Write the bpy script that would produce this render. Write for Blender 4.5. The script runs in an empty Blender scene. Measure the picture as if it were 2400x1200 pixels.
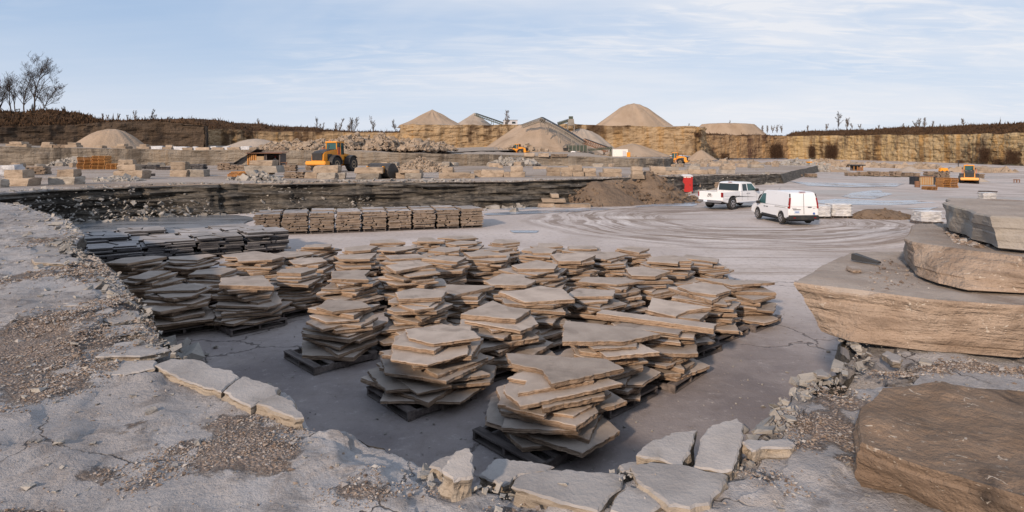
import bpy, bmesh, math, random
import numpy as np
from mathutils import Vector, Matrix
R = math.radians
S = bpy.context.scene
COL = S.collection
# ---------------------------------------------------------------- camera, sky, sun, exposure
CAMZ = 3.8; F = 1400.0; HOR = 365.0
cam = bpy.data.cameras.new("camera"); cam_o = bpy.data.objects.new("camera", cam); COL.objects.link(cam_o)
cam_o.location = (0, 0, CAMZ); cam_o.rotation_euler = (R(90), 0, 0)
cam.sensor_width = 36; cam.lens = 36 * F / 2400; cam.shift_y = -(600 - HOR) / 2400
cam.clip_start = 0.05; cam.clip_end = 6000
S.camera = cam_o
SUN_EL = 22.0; SUN_AZ = 209.0            # azimuth the light comes from, clockwise from +Y (camera looks along +Y)
sd = Vector((math.sin(R(SUN_AZ)) * math.cos(R(SUN_EL)), math.cos(R(SUN_AZ)) * math.cos(R(SUN_EL)), math.sin(R(SUN_EL))))
sun = bpy.data.lights.new("sun", 'SUN'); sun.energy = 4.4; sun.angle = R(2.5); sun.color = (1.0, 0.79, 0.60)
sun_o = bpy.data.objects.new("sun", sun); COL.objects.link(sun_o)
sun_o.rotation_euler = sd.to_track_quat('Z', 'Y').to_euler()
W = bpy.data.worlds.new("World"); S.world = W; W.use_nodes = True
S.view_settings.view_transform = 'Standard'; S.view_settings.look = 'None'
S.view_settings.exposure = 0.0; S.view_settings.gamma = 1.0

class NT:
    """small node-tree writer"""
    def __init__(s, nt): s.nt = nt; nt.nodes.clear()
    def n(s, typ, **kw):
        nd = s.nt.nodes.new('ShaderNode' + typ)
        ins = kw.pop('ins', {})
        for k, v in kw.items(): setattr(nd, k, v)
        for k, v in ins.items():
            sk = nd.inputs[k]
            if hasattr(v, 'is_output'): s.nt.links.new(v, sk)
            else: sk.default_value = v
        return nd
    def math(s, op, a, b=0.0, clamp=False):
        return s.n('Math', operation=op, use_clamp=clamp, ins={0: a, 1: b}).outputs[0]
    def mix(s, f, a, b, mode='MIX'):
        nd = s.n('Mix', data_type='RGBA', blend_type=mode, ins={0: f})
        for i, v in ((6, a), (7, b)):
            if hasattr(v, 'is_output'): s.nt.links.new(v, nd.inputs[i])
            else: nd.inputs[i].default_value = (v[0], v[1], v[2], 1)
        return nd.outputs[2]
    def noise(s, vec, scale, detail=4, rough=0.55, dist=0.0, out=0):
        return s.n('TexNoise', ins={'Vector': vec, 'Scale': scale, 'Detail': detail, 'Roughness': rough, 'Distortion': dist}).outputs[out]
    def ramp(s, f, a, b):
        return s.n('MapRange', clamp=True, interpolation_type='SMOOTHSTEP', ins={0: f, 1: a, 2: b, 3: 0.0, 4: 1.0}).outputs[0]
    def mapv(s, vec, scale=(1, 1, 1), rot=(0, 0, 0), loc=(0, 0, 0)):
        return s.n('Mapping', ins={'Vector': vec, 'Scale': scale, 'Rotation': rot, 'Location': loc}).outputs[0]
    def bump(s, h, strength, dist, prev=None):
        ins = {'Height': h, 'Strength': strength, 'Distance': dist}
        if prev is not None: ins['Normal'] = prev
        return s.n('Bump', ins=ins).outputs[0]

def build_world():
    t = NT(W.node_tree)
    sky = t.n('TexSky', sky_type='NISHITA', sun_disc=False, sun_elevation=R(SUN_EL), sun_rotation=R(SUN_AZ),
              air_density=1.0, dust_density=0.6, ozone_density=1.6, altitude=200.0).outputs[0]
    tc = t.n('TexCoord').outputs['Generated']
    sep = t.n('SeparateXYZ', ins={0: tc})
    zc = t.math('MAXIMUM', sep.outputs[2], 0.0)
    den = t.math('ADD', zc, 0.10)
    u = t.math('DIVIDE', sep.outputs[0], den); v = t.math('DIVIDE', sep.outputs[1], den)
    p = t.n('CombineXYZ', ins={0: u, 1: v, 2: 0.0}).outputs[0]
    # wide thin veil, fine rippled patches, long flat streaks
    veil = t.ramp(t.noise(t.mapv(p, (0.30, 0.42, 1), (0, 0, 0.5), (2.3, 0.6, 0)), 1.0, 5, 0.55, 0.6), 0.38, 0.66)
    rip = t.ramp(t.noise(t.mapv(p, (1.0, 2.6, 1), (0, 0, -0.12)), 2.4, 7, 0.60, 0.7), 0.40, 0.74)
    rmask = t.ramp(t.noise(t.mapv(p, (0.35, 0.4, 1), loc=(5.1, 1.0, 0)), 1.0, 3, 0.5), 0.40, 0.62)
    st = t.ramp(t.noise(t.mapv(p, (0.35, 2.4, 1), (0, 0, 0.05), (1, 4, 0)), 1.1, 6, 0.6, 0.4), 0.40, 0.66)
    right = t.ramp(sep.outputs[0], -0.35, 0.35)
    c = t.math('ADD', t.math('MULTIPLY', veil, 0.58), t.math('MULTIPLY', t.math('MULTIPLY', rip, rmask), 0.6))
    c = t.math('ADD', c, t.math('MULTIPLY', st, 0.10))
    c = t.math('ADD', c, t.math('MULTIPLY', right, 0.22), True)
    low = t.math('SUBTRACT', 1.0, t.ramp(zc, 0.0, 0.22))
    c = t.math('MULTIPLY', c, t.math('SUBTRACT', 0.92, t.math('MULTIPLY', low, 0.05)))
    base = t.mix(0.74, sky, (4.5, 5.9, 8.2))
    base = t.mix(t.math('MULTIPLY', low, 0.75), base, (7.3, 7.7, 8.6))
    cloud = t.mix(right, (7.2, 7.6, 8.4), (8.2, 8.3, 8.7))
    colr = t.mix(c, base, cloud)
    bg = t.n('Background', ins={'Color': colr, 'Strength': 0.104}).outputs[0]
    out = t.n('OutputWorld'); t.nt.links.new(bg, out.inputs[0])
build_world()

# ---------------------------------------------------------------- noise for meshes
def _h(ix, iy, iz, seed):
    n = (ix * 374761393 + iy * 668265263 + iz * 2147483647 + seed * 144665) & 0xFFFFFFFF
    n = ((n ^ (n >> 13)) * 1274126177) & 0xFFFFFFFF
    n = ((n ^ (n >> 16)) * 2246822519) & 0xFFFFFFFF
    return ((n ^ (n >> 15)) & 0xFFFFFF) / float(0xFFFFFF)
def vn(p, seed=0):
    p = np.asarray(p, float); i = np.floor(p).astype(np.int64); f = p - i; f = f * f * (3 - 2 * f)
    r = 0
    for dx in (0, 1):
        for dy in (0, 1):
            for dz in (0, 1):
                w = (f[..., 0] if dx else 1 - f[..., 0]) * (f[..., 1] if dy else 1 - f[..., 1]) * (f[..., 2] if dz else 1 - f[..., 2])
                r = r + w * _h(i[..., 0] + dx, i[..., 1] + dy, i[..., 2] + dz, seed)
    return r
def fbm(p, o=4, seed=0, gain=0.5):
    a = 1.0; t = 0; s = 0; p = np.asarray(p, float)
    for k in range(o):
        s = s + a * vn(p * (2.03 ** k), seed + k * 17); t += a; a *= gain
    return s / t - 0.5
def sst(a, b, x):
    t = np.clip((np.asarray(x, float) - a) / (b - a), 0, 1); return t * t * (3 - 2 * t)

# ---------------------------------------------------------------- object helpers
def tag(o, label=None, cat=None, group=None, kind=None):
    if label: o['label'] = label
    if cat: o['category'] = cat
    if group: o['group'] = group
    if kind: o['kind'] = kind
    return o
def empty(name, loc, rz=0.0, label=None, cat=None, group=None, scale=1.0):
    o = bpy.data.objects.new(name, None); COL.objects.link(o); o.location = loc; o.rotation_euler = (0, 0, rz)
    o.scale = (scale,) * 3; o.empty_display_size = 0.3
    return tag(o, label, cat, group)
def link(name, me, parent=None, loc=(0, 0, 0), rot=(0, 0, 0), scale=1.0):
    o = bpy.data.objects.new(name, me); COL.objects.link(o)
    o.location = loc; o.rotation_euler = rot
    o.scale = (scale,) * 3 if not hasattr(scale, '__len__') else scale
    if parent: o.parent = parent
    return o
def copy_tree(o, parent=None):
    c = o.copy(); COL.objects.link(c)
    if parent: c.parent = parent
    for ch in o.children: copy_tree(ch, c)
    return c
class MB:
    """collects shapes into ONE mesh"""
    def __init__(s): s.v = []; s.f = []; s.m = []
    def add(s, vs, fs, m=0, M=None):
        b = len(s.v)
        for p in vs:
            s.v.append(tuple(M @ Vector(p)) if M is not None else tuple(p))
        for f in fs: s.f.append([b + i for i in f]); s.m.append(m)
        return s
    def box(s, c, d, m=0, rz=0.0, rx=0.0, ry=0.0, taper=1.0):
        x, y, z = d[0] / 2, d[1] / 2, d[2] / 2; t = taper
        vs = [(-x, -y, -z), (x, -y, -z), (x, y, -z), (-x, y, -z), (-x * t, -y * t, z), (x * t, -y * t, z), (x * t, y * t, z), (-x * t, y * t, z)]
        M = Matrix.Translation(c) @ Matrix.Rotation(rz, 4, 'Z') @ Matrix.Rotation(ry, 4, 'Y') @ Matrix.Rotation(rx, 4, 'X')
        return s.add(vs, [(3, 2, 1, 0), (4, 5, 6, 7), (0, 1, 5, 4), (1, 2, 6, 5), (2, 3, 7, 6), (3, 0, 4, 7)], m, M)
    def beam(s, a, b, w, h, m=0):
        a = Vector(a); b = Vector(b); d = b - a; L = d.length
        q = d.to_track_quat('X', 'Z').to_matrix().to_4x4()
        x, y, z = L / 2, w / 2, h / 2
        vs = [(-x, -y, -z), (x, -y, -z), (x, y, -z), (-x, y, -z), (-x, -y, z), (x, -y, z), (x, y, z), (-x, y, z)]
        return s.add(vs, [(3, 2, 1, 0), (4, 5, 6, 7), (0, 1, 5, 4), (1, 2, 6, 5), (2, 3, 7, 6), (3, 0, 4, 7)], m, Matrix.Translation((a + b) / 2) @ q)
    def tube(s, a, b, r0, r1, n=8, m=0, caps=True):
        a = Vector(a); b = Vector(b); d = b - a
        if d.length < 1e-6: return s
        q = d.to_track_quat('Z', 'Y').to_matrix(); vs = []
        for p, r in ((a, r0), (b, r1)):
            for k in range(n):
                an = 2 * math.pi * k / n; vs.append(p + q @ Vector((r * math.cos(an), r * math.sin(an), 0)))
        fs = [(k, (k + 1) % n, n + (k + 1) % n, n + k) for k in range(n)]
        if caps: fs += [tuple(range(n - 1, -1, -1)), tuple(range(n, 2 * n))]
        return s.add(vs, fs, m)
    def rings(s, rings, m=0, cap0=True, cap1=True, mcap=None):
        n = len(rings[0]); vs = [p for r in rings for p in r]; fs = []
        for j in range(len(rings) - 1):
            for k in range(n):
                fs.append((j * n + k, j * n + (k + 1) % n, (j + 1) * n + (k + 1) % n, (j + 1) * n + k))
        s.add(vs, fs, m)
        b = len(s.v) - len(vs)
        if cap0: s.f.append([b + k for k in range(n - 1, -1, -1)]); s.m.append(m if mcap is None else mcap)
        if cap1: s.f.append([b + (len(rings) - 1) * n + k for k in range(n)]); s.m.append(m if mcap is None else mcap)
        return s
    def prism_y(s, prof, y0, y1, m=0, yfun=None):
        """side profile [(x,z)] extruded across y; yfun(z) narrows it"""
        def yy(y, z): return y * (yfun(z) if yfun else 1.0)
        a = [(x, yy(y0, z), z) for x, z in prof]; b = [(x, yy(y1, z), z) for x, z in prof]
        return s.rings([a, b], m)
    def mesh(s, name, mats, smooth=False, bevel=0.0, seg=2):
        me = bpy.data.meshes.new(name); me.from_pydata(s.v, [], s.f)
        for m in (mats if isinstance(mats, (list, tuple)) else [mats]): me.materials.append(m)
        me.polygons.foreach_set('material_index', s.m)
        bm = bmesh.new(); bm.from_mesh(me)
        bmesh.ops.recalc_face_normals(bm, faces=bm.faces)
        if bevel > 0:
            es = [e for e in bm.edges if len(e.link_faces) == 2 and e.calc_face_angle(0) > 0.5]
            bmesh.ops.bevel(bm, geom=es, offset=bevel, segments=seg, affect='EDGES', clamp_overlap=True)
        if smooth:
            for f in bm.faces: f.smooth = True
        bm.to_mesh(me); bm.free()
        if smooth:
            try: me.set_sharp_from_angle(angle=R(40))
            except Exception: pass
        return me
    def build(s, name, mats, parent=None, loc=(0, 0, 0), rot=(0, 0, 0), smooth=False, bevel=0.0, seg=2, scale=1.0):
        return link(name, s.mesh(name, mats, smooth, bevel, seg), parent, loc, rot, scale)
def grid_obj(name, P, mats, midx=None, smooth=False, close=False, attr=None):
    """P: (N,M,3) array of points -> one sheet"""
    N, Mn = P.shape[:2]
    i, j = np.meshgrid(np.arange(N - (0 if close else 1)), np.arange(Mn - 1), indexing='ij')
    i2 = (i + 1) % N
    q = np.stack([i * Mn + j, i2 * Mn + j, i2 * Mn + j + 1, i * Mn + j + 1], -1).reshape(-1, 4)
    me = bpy.data.meshes.new(name)
    me.vertices.add(N * Mn); me.vertices.foreach_set('co', P.reshape(-1).astype(np.float32))
    nf = len(q); me.loops.add(nf * 4); me.loops.foreach_set('vertex_index', q.reshape(-1).astype(np.int32))
    me.polygons.add(nf); me.polygons.foreach_set('loop_start', np.arange(0, nf * 4, 4, dtype=np.int32))
    for m in mats: me.materials.append(m)
    if midx is not None: me.polygons.foreach_set('material_index', midx.reshape(-1).astype(np.int32))
    me.update(calc_edges=True); me.validate()
    me.polygons.foreach_set('use_smooth', np.full(len(me.polygons), smooth, bool))
    if attr:
        for k, a in attr.items():
            at = me.attributes.new(k, 'FLOAT', 'POINT'); at.data.foreach_set('value', a.reshape(-1).astype(np.float32))
    return link(name, me)
def bulk_obj(name, V, Fq, mats, mi=None, attr=None):
    """V (n,3), Fq (m,3|4)"""
    k = Fq.shape[1]; me = bpy.data.meshes.new(name)
    me.vertices.add(len(V)); me.vertices.foreach_set('co', np.asarray(V, np.float32).reshape(-1))
    me.loops.add(Fq.size); me.loops.foreach_set('vertex_index', Fq.reshape(-1).astype(np.int32))
    me.polygons.add(len(Fq)); me.polygons.foreach_set('loop_start', np.arange(0, Fq.size, k, dtype=np.int32))
    for m in mats: me.materials.append(m)
    if mi is not None: me.polygons.foreach_set('material_index', mi.astype(np.int32))
    me.update(calc_edges=True)
    me.polygons.foreach_set('use_smooth', np.zeros(len(me.polygons), bool))
    if attr:
        for kk, a in attr.items():
            at = me.attributes.new(kk, 'FLOAT', 'POINT'); at.data.foreach_set('value', a.reshape(-1).astype(np.float32))
    return link(name, me)
# real positions from the survey of the photograph: pixel + known height above the floor -> point
def floor_z(x, y):
    return 0.014 * np.maximum(0, np.asarray(y, float) - 60) - 1.5 * sst(25, 90, x)
def at_z(px, py, z):
    y = (CAMZ - z) * F / (py - HOR); return Vector(((px - 1200) / F * y, y, z))
def at_y(px, py, y): return Vector(((px - 1200) / F * y, y, CAMZ - (py - HOR) / F * y))
def on_floor(px, py):
    z = 0.0
    for _ in range(30): p = at_z(px, py, z); z = 0.5 * z + 0.5 * float(floor_z(p.x, p.y))
    return at_z(px, py, z)
ORD = ['first', 'second', 'third', 'fourth', 'fifth', 'sixth', 'seventh', 'eighth', 'ninth', 'tenth', 'eleventh', 'twelfth', 'thirteenth', 'fourteenth', 'fifteenth', 'sixteenth', 'seventeenth', 'eighteenth', 'nineteenth', 'twentieth']
def nth(i, n, a='left', b='right'):
    if i == 0: return a + 'most'
    if i == n - 1: return b + 'most'
    if i < (n + 1) / 2: return ORD[i] + ' from the ' + a
    return ORD[n - 1 - i] + ' from the ' + b
# ---------------------------------------------------------------- materials
def new_mat(name):
    m = bpy.data.materials.new(name); m.use_nodes = True
    return m, NT(m.node_tree)
def finish(t, col, rough=0.9, normal=None, spec=0.25, metal=0.0, **kw):
    ins = {'Base Color': col if hasattr(col, 'is_output') else (col[0], col[1], col[2], 1), 'Roughness': rough, 'Metallic': metal, 'Specular IOR Level': spec}
    ins.update(kw)
    b = t.n('BsdfPrincipled', ins=ins)
    if normal is not None: t.nt.links.new(normal, b.inputs['Normal'])
    o = t.n('OutputMaterial'); t.nt.links.new(b.outputs[0], o.inputs[0])
def geo(t): return t.n('NewGeometry').outputs['Position']
def objc(t):
    tc = t.n('TexCoord').outputs['Object']; r = t.n('ObjectInfo').outputs['Random']
    off = t.n('CombineXYZ', ins={0: t.math('MULTIPLY', r, 37.0), 1: t.math('MULTIPLY', r, 91.0), 2: 0.0}).outputs[0]
    return t.n('VectorMath', operation='ADD', ins={0: tc, 1: off}).outputs[0], r
def tint(t, col, r, amt):
    v = t.math('ADD', 1.0 - amt, t.math('MULTIPLY', r, 2 * amt))
    return t.n('HueSaturation', ins={'Color': col, 'Value': v, 'Hue': 0.5, 'Saturation': 1.0, 'Fac': 1.0}).outputs[0]
def plain(name, col, rough=0.5, metal=0.0, spec=0.4, dirt=0.12, dirtcol=(0.25, 0.2, 0.15), scale=3.0, **kw):
    m, t = new_mat(name); p = t.n('TexCoord').outputs['Object']
    f = t.math('MULTIPLY', t.ramp(t.noise(p, scale, 5, 0.65), 0.45, 0.75), dirt)
    finish(t, t.mix(f, col, dirtcol), rough, None, spec, metal, **kw); return m
def stone(name, c1, c2, c3, scale=2.0, rnd=0.12, bumpd=0.02, strata=0.0, speck=0.0, rough=0.92, world=False, fine=30.0, bstr=0.7):
    """layered limestone: two body colours, a third as stains; optional bedding lines and pale chips"""
    m, t = new_mat(name)
    if world: p = geo(t); r = None
    else: p, r = objc(t)
    a = t.ramp(t.noise(p, scale, 6, 0.6, 0.3), 0.32, 0.68); b = t.ramp(t.noise(p, scale * 0.6, 5, 0.62, 0.8), 0.52, 0.74)
    col = t.mix(a, c1, c2); col = t.mix(b, col, c3)
    h = t.noise(p, fine, 5, 0.7); h = t.math('ADD', h, t.math('MULTIPLY', t.noise(p, scale * 3, 5, 0.6), 1.2))
    if strata > 0:
        sn = t.noise(t.mapv(p, (1.2, 1.2, strata)), 1.0, 5, 0.65, 0.4)
        col = t.mix(t.math('MULTIPLY', t.ramp(sn, 0.5, 0.66), 0.55), col, tuple(0.55 * x for x in c3))
        col = t.mix(t.math('MULTIPLY', t.ramp(sn, 0.5, 0.34), 0.35), col, tuple(min(0.8, 1.35 * x) for x in c1))
        h = t.math('ADD', h, t.math('MULTIPLY', sn, 2.2))
    if speck > 0:
        sp = t.math('MULTIPLY', t.ramp(t.noise(p, scale * 4.5, 4, 0.6, 1.8), 0.615, 0.665), t.ramp(t.noise(p, scale, 2, 0.5), 0.4, 0.6))
        col = t.mix(t.math('MULTIPLY', sp, speck), col, (0.62, 0.55, 0.47))
    fs = t.noise(p, fine * 2.2, 3, 0.6)
    col = t.mix(t.math('MULTIPLY', t.ramp(fs, 0.55, 0.75), 0.22), col, tuple(0.5 * x for x in c2))
    if r is not None and rnd: col = tint(t, col, r, rnd)
    finish(t, col, rough, t.bump(h, bstr, bumpd), 0.2); return m
M = {}
M['slab_top'] = stone('dusty_flagstone', (0.33, 0.275, 0.235), (0.425, 0.36, 0.31), (0.24, 0.20, 0.17), 2.2, 0.20, 0.012, fine=45)
M['slab_side'] = stone('broken_flagstone_edge', (0.27, 0.19, 0.135), (0.35, 0.255, 0.185), (0.18, 0.125, 0.09), 3.0, 0.14, 0.03, strata=26, fine=30)
M['slate_top'] = stone('grey_flagstone', (0.27, 0.255, 0.25), (0.36, 0.335, 0.325), (0.19, 0.185, 0.185), 1.6, 0.22, 0.01)
M['slate_side'] = stone('grey_flagstone_edge', (0.18, 0.135, 0.10), (0.28, 0.215, 0.165), (0.08, 0.06, 0.05), 3.2, 0.10, 0.02, strata=14)
M['dark_side'] = stone('dark_shaded_flagstone_edge', (0.05, 0.048, 0.052), (0.10, 0.095, 0.098), (0.025, 0.025, 0.03), 2.2, 0.18, 0.02, strata=14)  # shade on the stacks under the rim put into the colour; also dark slate
M['block'] = stone('quarry_block', (0.28, 0.22, 0.168), (0.36, 0.29, 0.225), (0.20, 0.155, 0.12), 1.1, 0.18, 0.06, strata=3.0, fine=9)
M['greyblock'] = stone('grey_quarry_block', (0.26, 0.23, 0.20), (0.33, 0.295, 0.255), (0.18, 0.16, 0.14), 1.1, 0.2, 0.06, strata=3.0, fine=9)
M['big_side'] = stone('big_block_face', (0.335, 0.25, 0.19), (0.42, 0.33, 0.262), (0.24, 0.175, 0.13), 2.4, 0.05, 0.04, strata=9, speck=1.0, fine=18, bstr=1.0)
M['big_top'] = stone('big_block_top', (0.32, 0.265, 0.225), (0.40, 0.34, 0.295), (0.24, 0.185, 0.15), 2.4, 0.05, 0.02, speck=0.3, fine=36, bstr=1.0)
M['grey_face'] = stone('grey_split_face', (0.27, 0.245, 0.22), (0.335, 0.305, 0.275), (0.42, 0.365, 0.29), 1.6, 0.0, 0.03, strata=2.0, fine=20)
M['boulder'] = stone('stained_boulder', (0.175, 0.122, 0.086), (0.255, 0.185, 0.135), (0.028, 0.024, 0.024), 2.6, 0.0, 0.03, strata=2.2, speck=0.7, fine=26, bstr=1.0)
M['ledge_piece'] = stone('pale_ledge_stone', (0.27, 0.25, 0.24), (0.36, 0.335, 0.32), (0.20, 0.18, 0.16), 2.4, 0.1, 0.012, fine=34)
M['ledge_edge'] = stone('ledge_stone_edge', (0.27, 0.225, 0.18), (0.35, 0.30, 0.245), (0.17, 0.14, 0.115), 3.0, 0.1, 0.02, strata=20, fine=30)
M['rubble'] = stone('rubble_stone', (0.27, 0.21, 0.158), (0.35, 0.28, 0.215), (0.16, 0.122, 0.092), 0.9, 0.15, 0.05, world=True, fine=6)
M['grey_rubble'] = stone('grey_rubble_stone', (0.24, 0.225, 0.21), (0.36, 0.335, 0.305), (0.12, 0.11, 0.10), 1.6, 0.15, 0.03, world=True, fine=12)
M['sand'] = stone('crushed_stone_heap', (0.31, 0.235, 0.172), (0.37, 0.285, 0.215), (0.255, 0.185, 0.13), 0.14, 0.0, 0.35, world=True, fine=1.6, bstr=0.5)
M['greysand'] = stone('grey_crushed_stone_heap', (0.32, 0.265, 0.22), (0.37, 0.315, 0.265), (0.26, 0.21, 0.17), 0.14, 0.0, 0.3, world=True, fine=1.6, bstr=0.5)
M['dirt'] = stone('brown_dirt', (0.15, 0.108, 0.078), (0.205, 0.15, 0.108), (0.085, 0.062, 0.048), 0.9, 0.0, 0.25, world=True, fine=3.0)
def cliff_mat(name, c1, c2, dark, rust, streak, darkamt, hs=0.22):
    m, t = new_mat(name); p = geo(t)
    v = t.noise(t.mapv(p, (hs, hs, 0.022)), 1.0, 6, 0.62, 0.25); l = t.noise(t.mapv(p, (0.07, 0.07, 0.9)), 1.0, 7, 0.70, 0.35)
    big = t.noise(p, 0.045, 5, 0.6); f = t.noise(p, 0.9, 6, 0.7)
    col = t.mix(t.ramp(v, 0.36, 0.62), c1, c2)
    col = t.mix(t.math('MULTIPLY', t.ramp(v, 0.50, 0.62), streak), col, rust)
    col = t.mix(t.math('MULTIPLY', t.ramp(l, 0.52, 0.64), 0.62), col, tuple(0.42 * x for x in c1))
    col = t.mix(t.math('MULTIPLY', t.ramp(l, 0.46, 0.34), 0.35), col, tuple(min(.7, 1.3 * x) for x in c2))
    dk = t.math('MULTIPLY', t.ramp(big, 0.47, 0.62), t.ramp(v, 0.40, 0.56))
    col = t.mix(t.math('MULTIPLY', dk, darkamt), col, dark)
    col = t.mix(t.math('MULTIPLY', t.ramp(f, 0.55, 0.75), 0.4), col, dark)
    h = t.math('ADD', t.math('MULTIPLY', l, 1.6), t.math('ADD', f, t.math('MULTIPLY', v, 1.2)))
    finish(t, col, 0.95, t.bump(h, 0.9, 0.7), 0.1); return m
M['cliff'] = cliff_mat('tan_quarry_face', (0.35, 0.25, 0.15), (0.42, 0.315, 0.205), (0.075, 0.048, 0.032), (0.34, 0.19, 0.06), 0.6, 0.95)
M['cliff_yellow'] = cliff_mat('yellow_quarry_face', (0.41, 0.295, 0.15), (0.47, 0.375, 0.245), (0.07, 0.042, 0.03), (0.37, 0.20, 0.05), 0.7, 0.75, 0.3)
M['cliff_brown'] = cliff_mat('brown_stained_face', (0.30, 0.20, 0.115), (0.40, 0.28, 0.17), (0.075, 0.045, 0.035), (0.34, 0.18, 0.06), 0.5, 1.0, 0.3)
M['cliff_dark'] = cliff_mat('shaded_quarry_face', (0.095, 0.07, 0.052), (0.135, 0.10, 0.074), (0.025, 0.021, 0.02), (0.07, 0.047, 0.03), 0.5, 0.95)  # left face's shade put into the stone colour, darker than the other faces
M['cliff_grey'] = cliff_mat('grey_bench_face', (0.24, 0.205, 0.17), (0.31, 0.27, 0.225), (0.08, 0.07, 0.062), (0.22, 0.155, 0.10), 0.5, 0.85, 0.5)
def grass_mat():
    m, t = new_mat('dead_grass'); p = geo(t)
    a = t.noise(p, 0.25, 6, 0.65); b = t.noise(p, 2.2, 5, 0.7)
    col = t.mix(t.ramp(a, 0.35, 0.65), (0.068, 0.043, 0.029), (0.112, 0.070, 0.043)); col = t.mix(t.math('MULTIPLY', t.ramp(b, 0.5, 0.72), 0.7), col, (0.045, 0.028, 0.02))
    finish(t, col, 1.0, t.bump(b, 1.0, 0.6), 0.05); return m
M['grass'] = grass_mat()
def floor_mat():
    m, t = new_mat('quarry_floor_stone'); p = geo(t)
    sep = t.n('SeparateXYZ', ins={0: p}); X, Y = sep.outputs[0], sep.outputs[1]
    a = t.noise(p, 0.16, 6, 0.6, 0.4); b = t.noise(p, 1.3, 6, 0.65); g = t.noise(p, 22, 4, 0.7)
    col = t.mix(t.ramp(a, 0.36, 0.62), (0.42, 0.368, 0.345), (0.52, 0.465, 0.442))
    col = t.mix(t.math('MULTIPLY', t.ramp(b, 0.50, 0.72), 0.40), col, (0.42, 0.35, 0.29))
    # turning tracks worn by wheels round the two vehicles
    dx = t.math('SUBTRACT', X, 13.5); dy = t.math('SUBTRACT', Y, 35.5)
    wob = t.math('MULTIPLY', t.math('SUBTRACT', t.noise(p, 0.16, 3, 0.5), 0.5), 3.0)
    rr = t.math('ADD', t.math('SQRT', t.math('ADD', t.math('MULTIPLY', dx, dx), t.math('MULTIPLY', dy, dy))), wob)
    th = t.math('ARCTAN2', dy, dx)
    pol = t.n('CombineXYZ', ins={0: t.math('MULTIPLY', rr, 1.6), 1: t.math('MULTIPLY', th, 0.8), 2: 0.0}).outputs[0]
    tr = t.noise(pol, 1.0, 6, 0.7)
    ring = t.math('MULTIPLY', t.ramp(rr, 3.0, 5.0), t.math('SUBTRACT', 1.0, t.ramp(rr, 10.5, 13.5)))
    ring = t.math('MULTIPLY', ring, t.math('ADD', 0.55, t.math('MULTIPLY', t.ramp(t.noise(p, 0.45, 6, 0.7), 0.38, 0.58), 0.45)))
    col = t.mix(t.math('MULTIPLY', t.math('MULTIPLY', t.ramp(tr, 0.47, 0.56), ring), 0.95), col, (0.21, 0.16, 0.13))
    col = t.mix(t.math('MULTIPLY', t.math('MULTIPLY', t.ramp(tr, 0.46, 0.36), ring), 0.7), col, (0.70, 0.655, 0.625))
    # long straight haul tracks
    hs = t.noise(t.mapv(p, (0.035, 0.75, 1), (0, 0, -0.16)), 1.0, 6, 0.68, 0.6)
    far = t.math('MULTIPLY', t.ramp(Y, 15.5, 21.0), t.ramp(X, 2.0, 8.0))
    col = t.mix(t.math('MULTIPLY', t.math('MULTIPLY', t.ramp(hs, 0.50, 0.64), far), 0.8), col, (0.25, 0.195, 0.155))
    # shade of the pit put into the floor colour, with damp mottling
    nearm = t.math('SUBTRACT', 1.0, t.ramp(Y, 9.0, 19.0))
    pitshade = t.math('ADD', t.math('MULTIPLY', nearm, 0.72), t.math('MULTIPLY', t.ramp(t.noise(p, 0.35, 5, 0.6), 0.45, 0.65), t.math('MULTIPLY', nearm, 0.35)))
    col = t.mix(pitshade, col, (0.19, 0.163, 0.160))
    mot = t.noise(p, 4.5, 7, 0.75); col = t.mix(t.math('MULTIPLY', t.ramp(mot, 0.50, 0.66), 0.38), col, (0.17, 0.14, 0.125)); col = t.mix(t.math('MULTIPLY', t.ramp(mot, 0.44, 0.34), 0.22), col, (0.62, 0.57, 0.54))
    # wet patches: smooth and darker
    wn = t.noise(t.mapv(p, (0.045, 0.10, 1), (0, 0, 0.25), (3, 1.5, 0)), 1.0, 5, 0.6, 0.8)
    wetm = t.math('MULTIPLY', t.ramp(wn, 0.51, 0.60), t.math('MULTIPLY', t.ramp(Y, 38, 48), t.ramp(X, 3, 18)))
    col = t.mix(t.math('MULTIPLY', wetm, 0.7), col, (0.24, 0.185, 0.145))
    # cracks
    ck = t.n('TexVoronoi', feature='DISTANCE_TO_EDGE', ins={'Vector': t.n('VectorMath', operation='ADD', ins={0: t.mapv(p, (1, 1, 0)), 1: t.n('VectorMath', operation='SCALE', ins={0: t.noise(p, 0.9, 4, 0.6, out=1), 'Scale': 1.3}).outputs[0]}).outputs[0], 'Scale': 0.30}).outputs['Distance']
    crk = t.math('MULTIPLY', t.math('SUBTRACT', 1.0, t.ramp(ck, 0.002, 0.010)), t.ramp(t.noise(p, 0.22, 2, 0.5), 0.48, 0.56))
    crk = t.math('MULTIPLY', crk, t.math('SUBTRACT', 1.0, t.ramp(Y, 16, 24)))
    col = t.mix(t.math('MULTIPLY', crk, 0.8), col, (0.09, 0.075, 0.07))
    col = t.mix(t.math('MULTIPLY', t.ramp(g, 0.56, 0.74), 0.35), col, (0.26, 0.215, 0.18))
    rough = t.math('SUBTRACT', 0.92, t.math('MULTIPLY', wetm, 0.62))
    h = t.math('ADD', t.math('MULTIPLY', g, 0.5), t.math('ADD', b, t.math('MULTIPLY', t.math('MULTIPLY', tr, ring), 1.6)))
    h = t.math('SUBTRACT', h, t.math('MULTIPLY', crk, 1.2))
    finish(t, col, rough, t.bump(h, 0.55, 0.05), 0.3); return m
M['floor'] = floor_mat()
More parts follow.
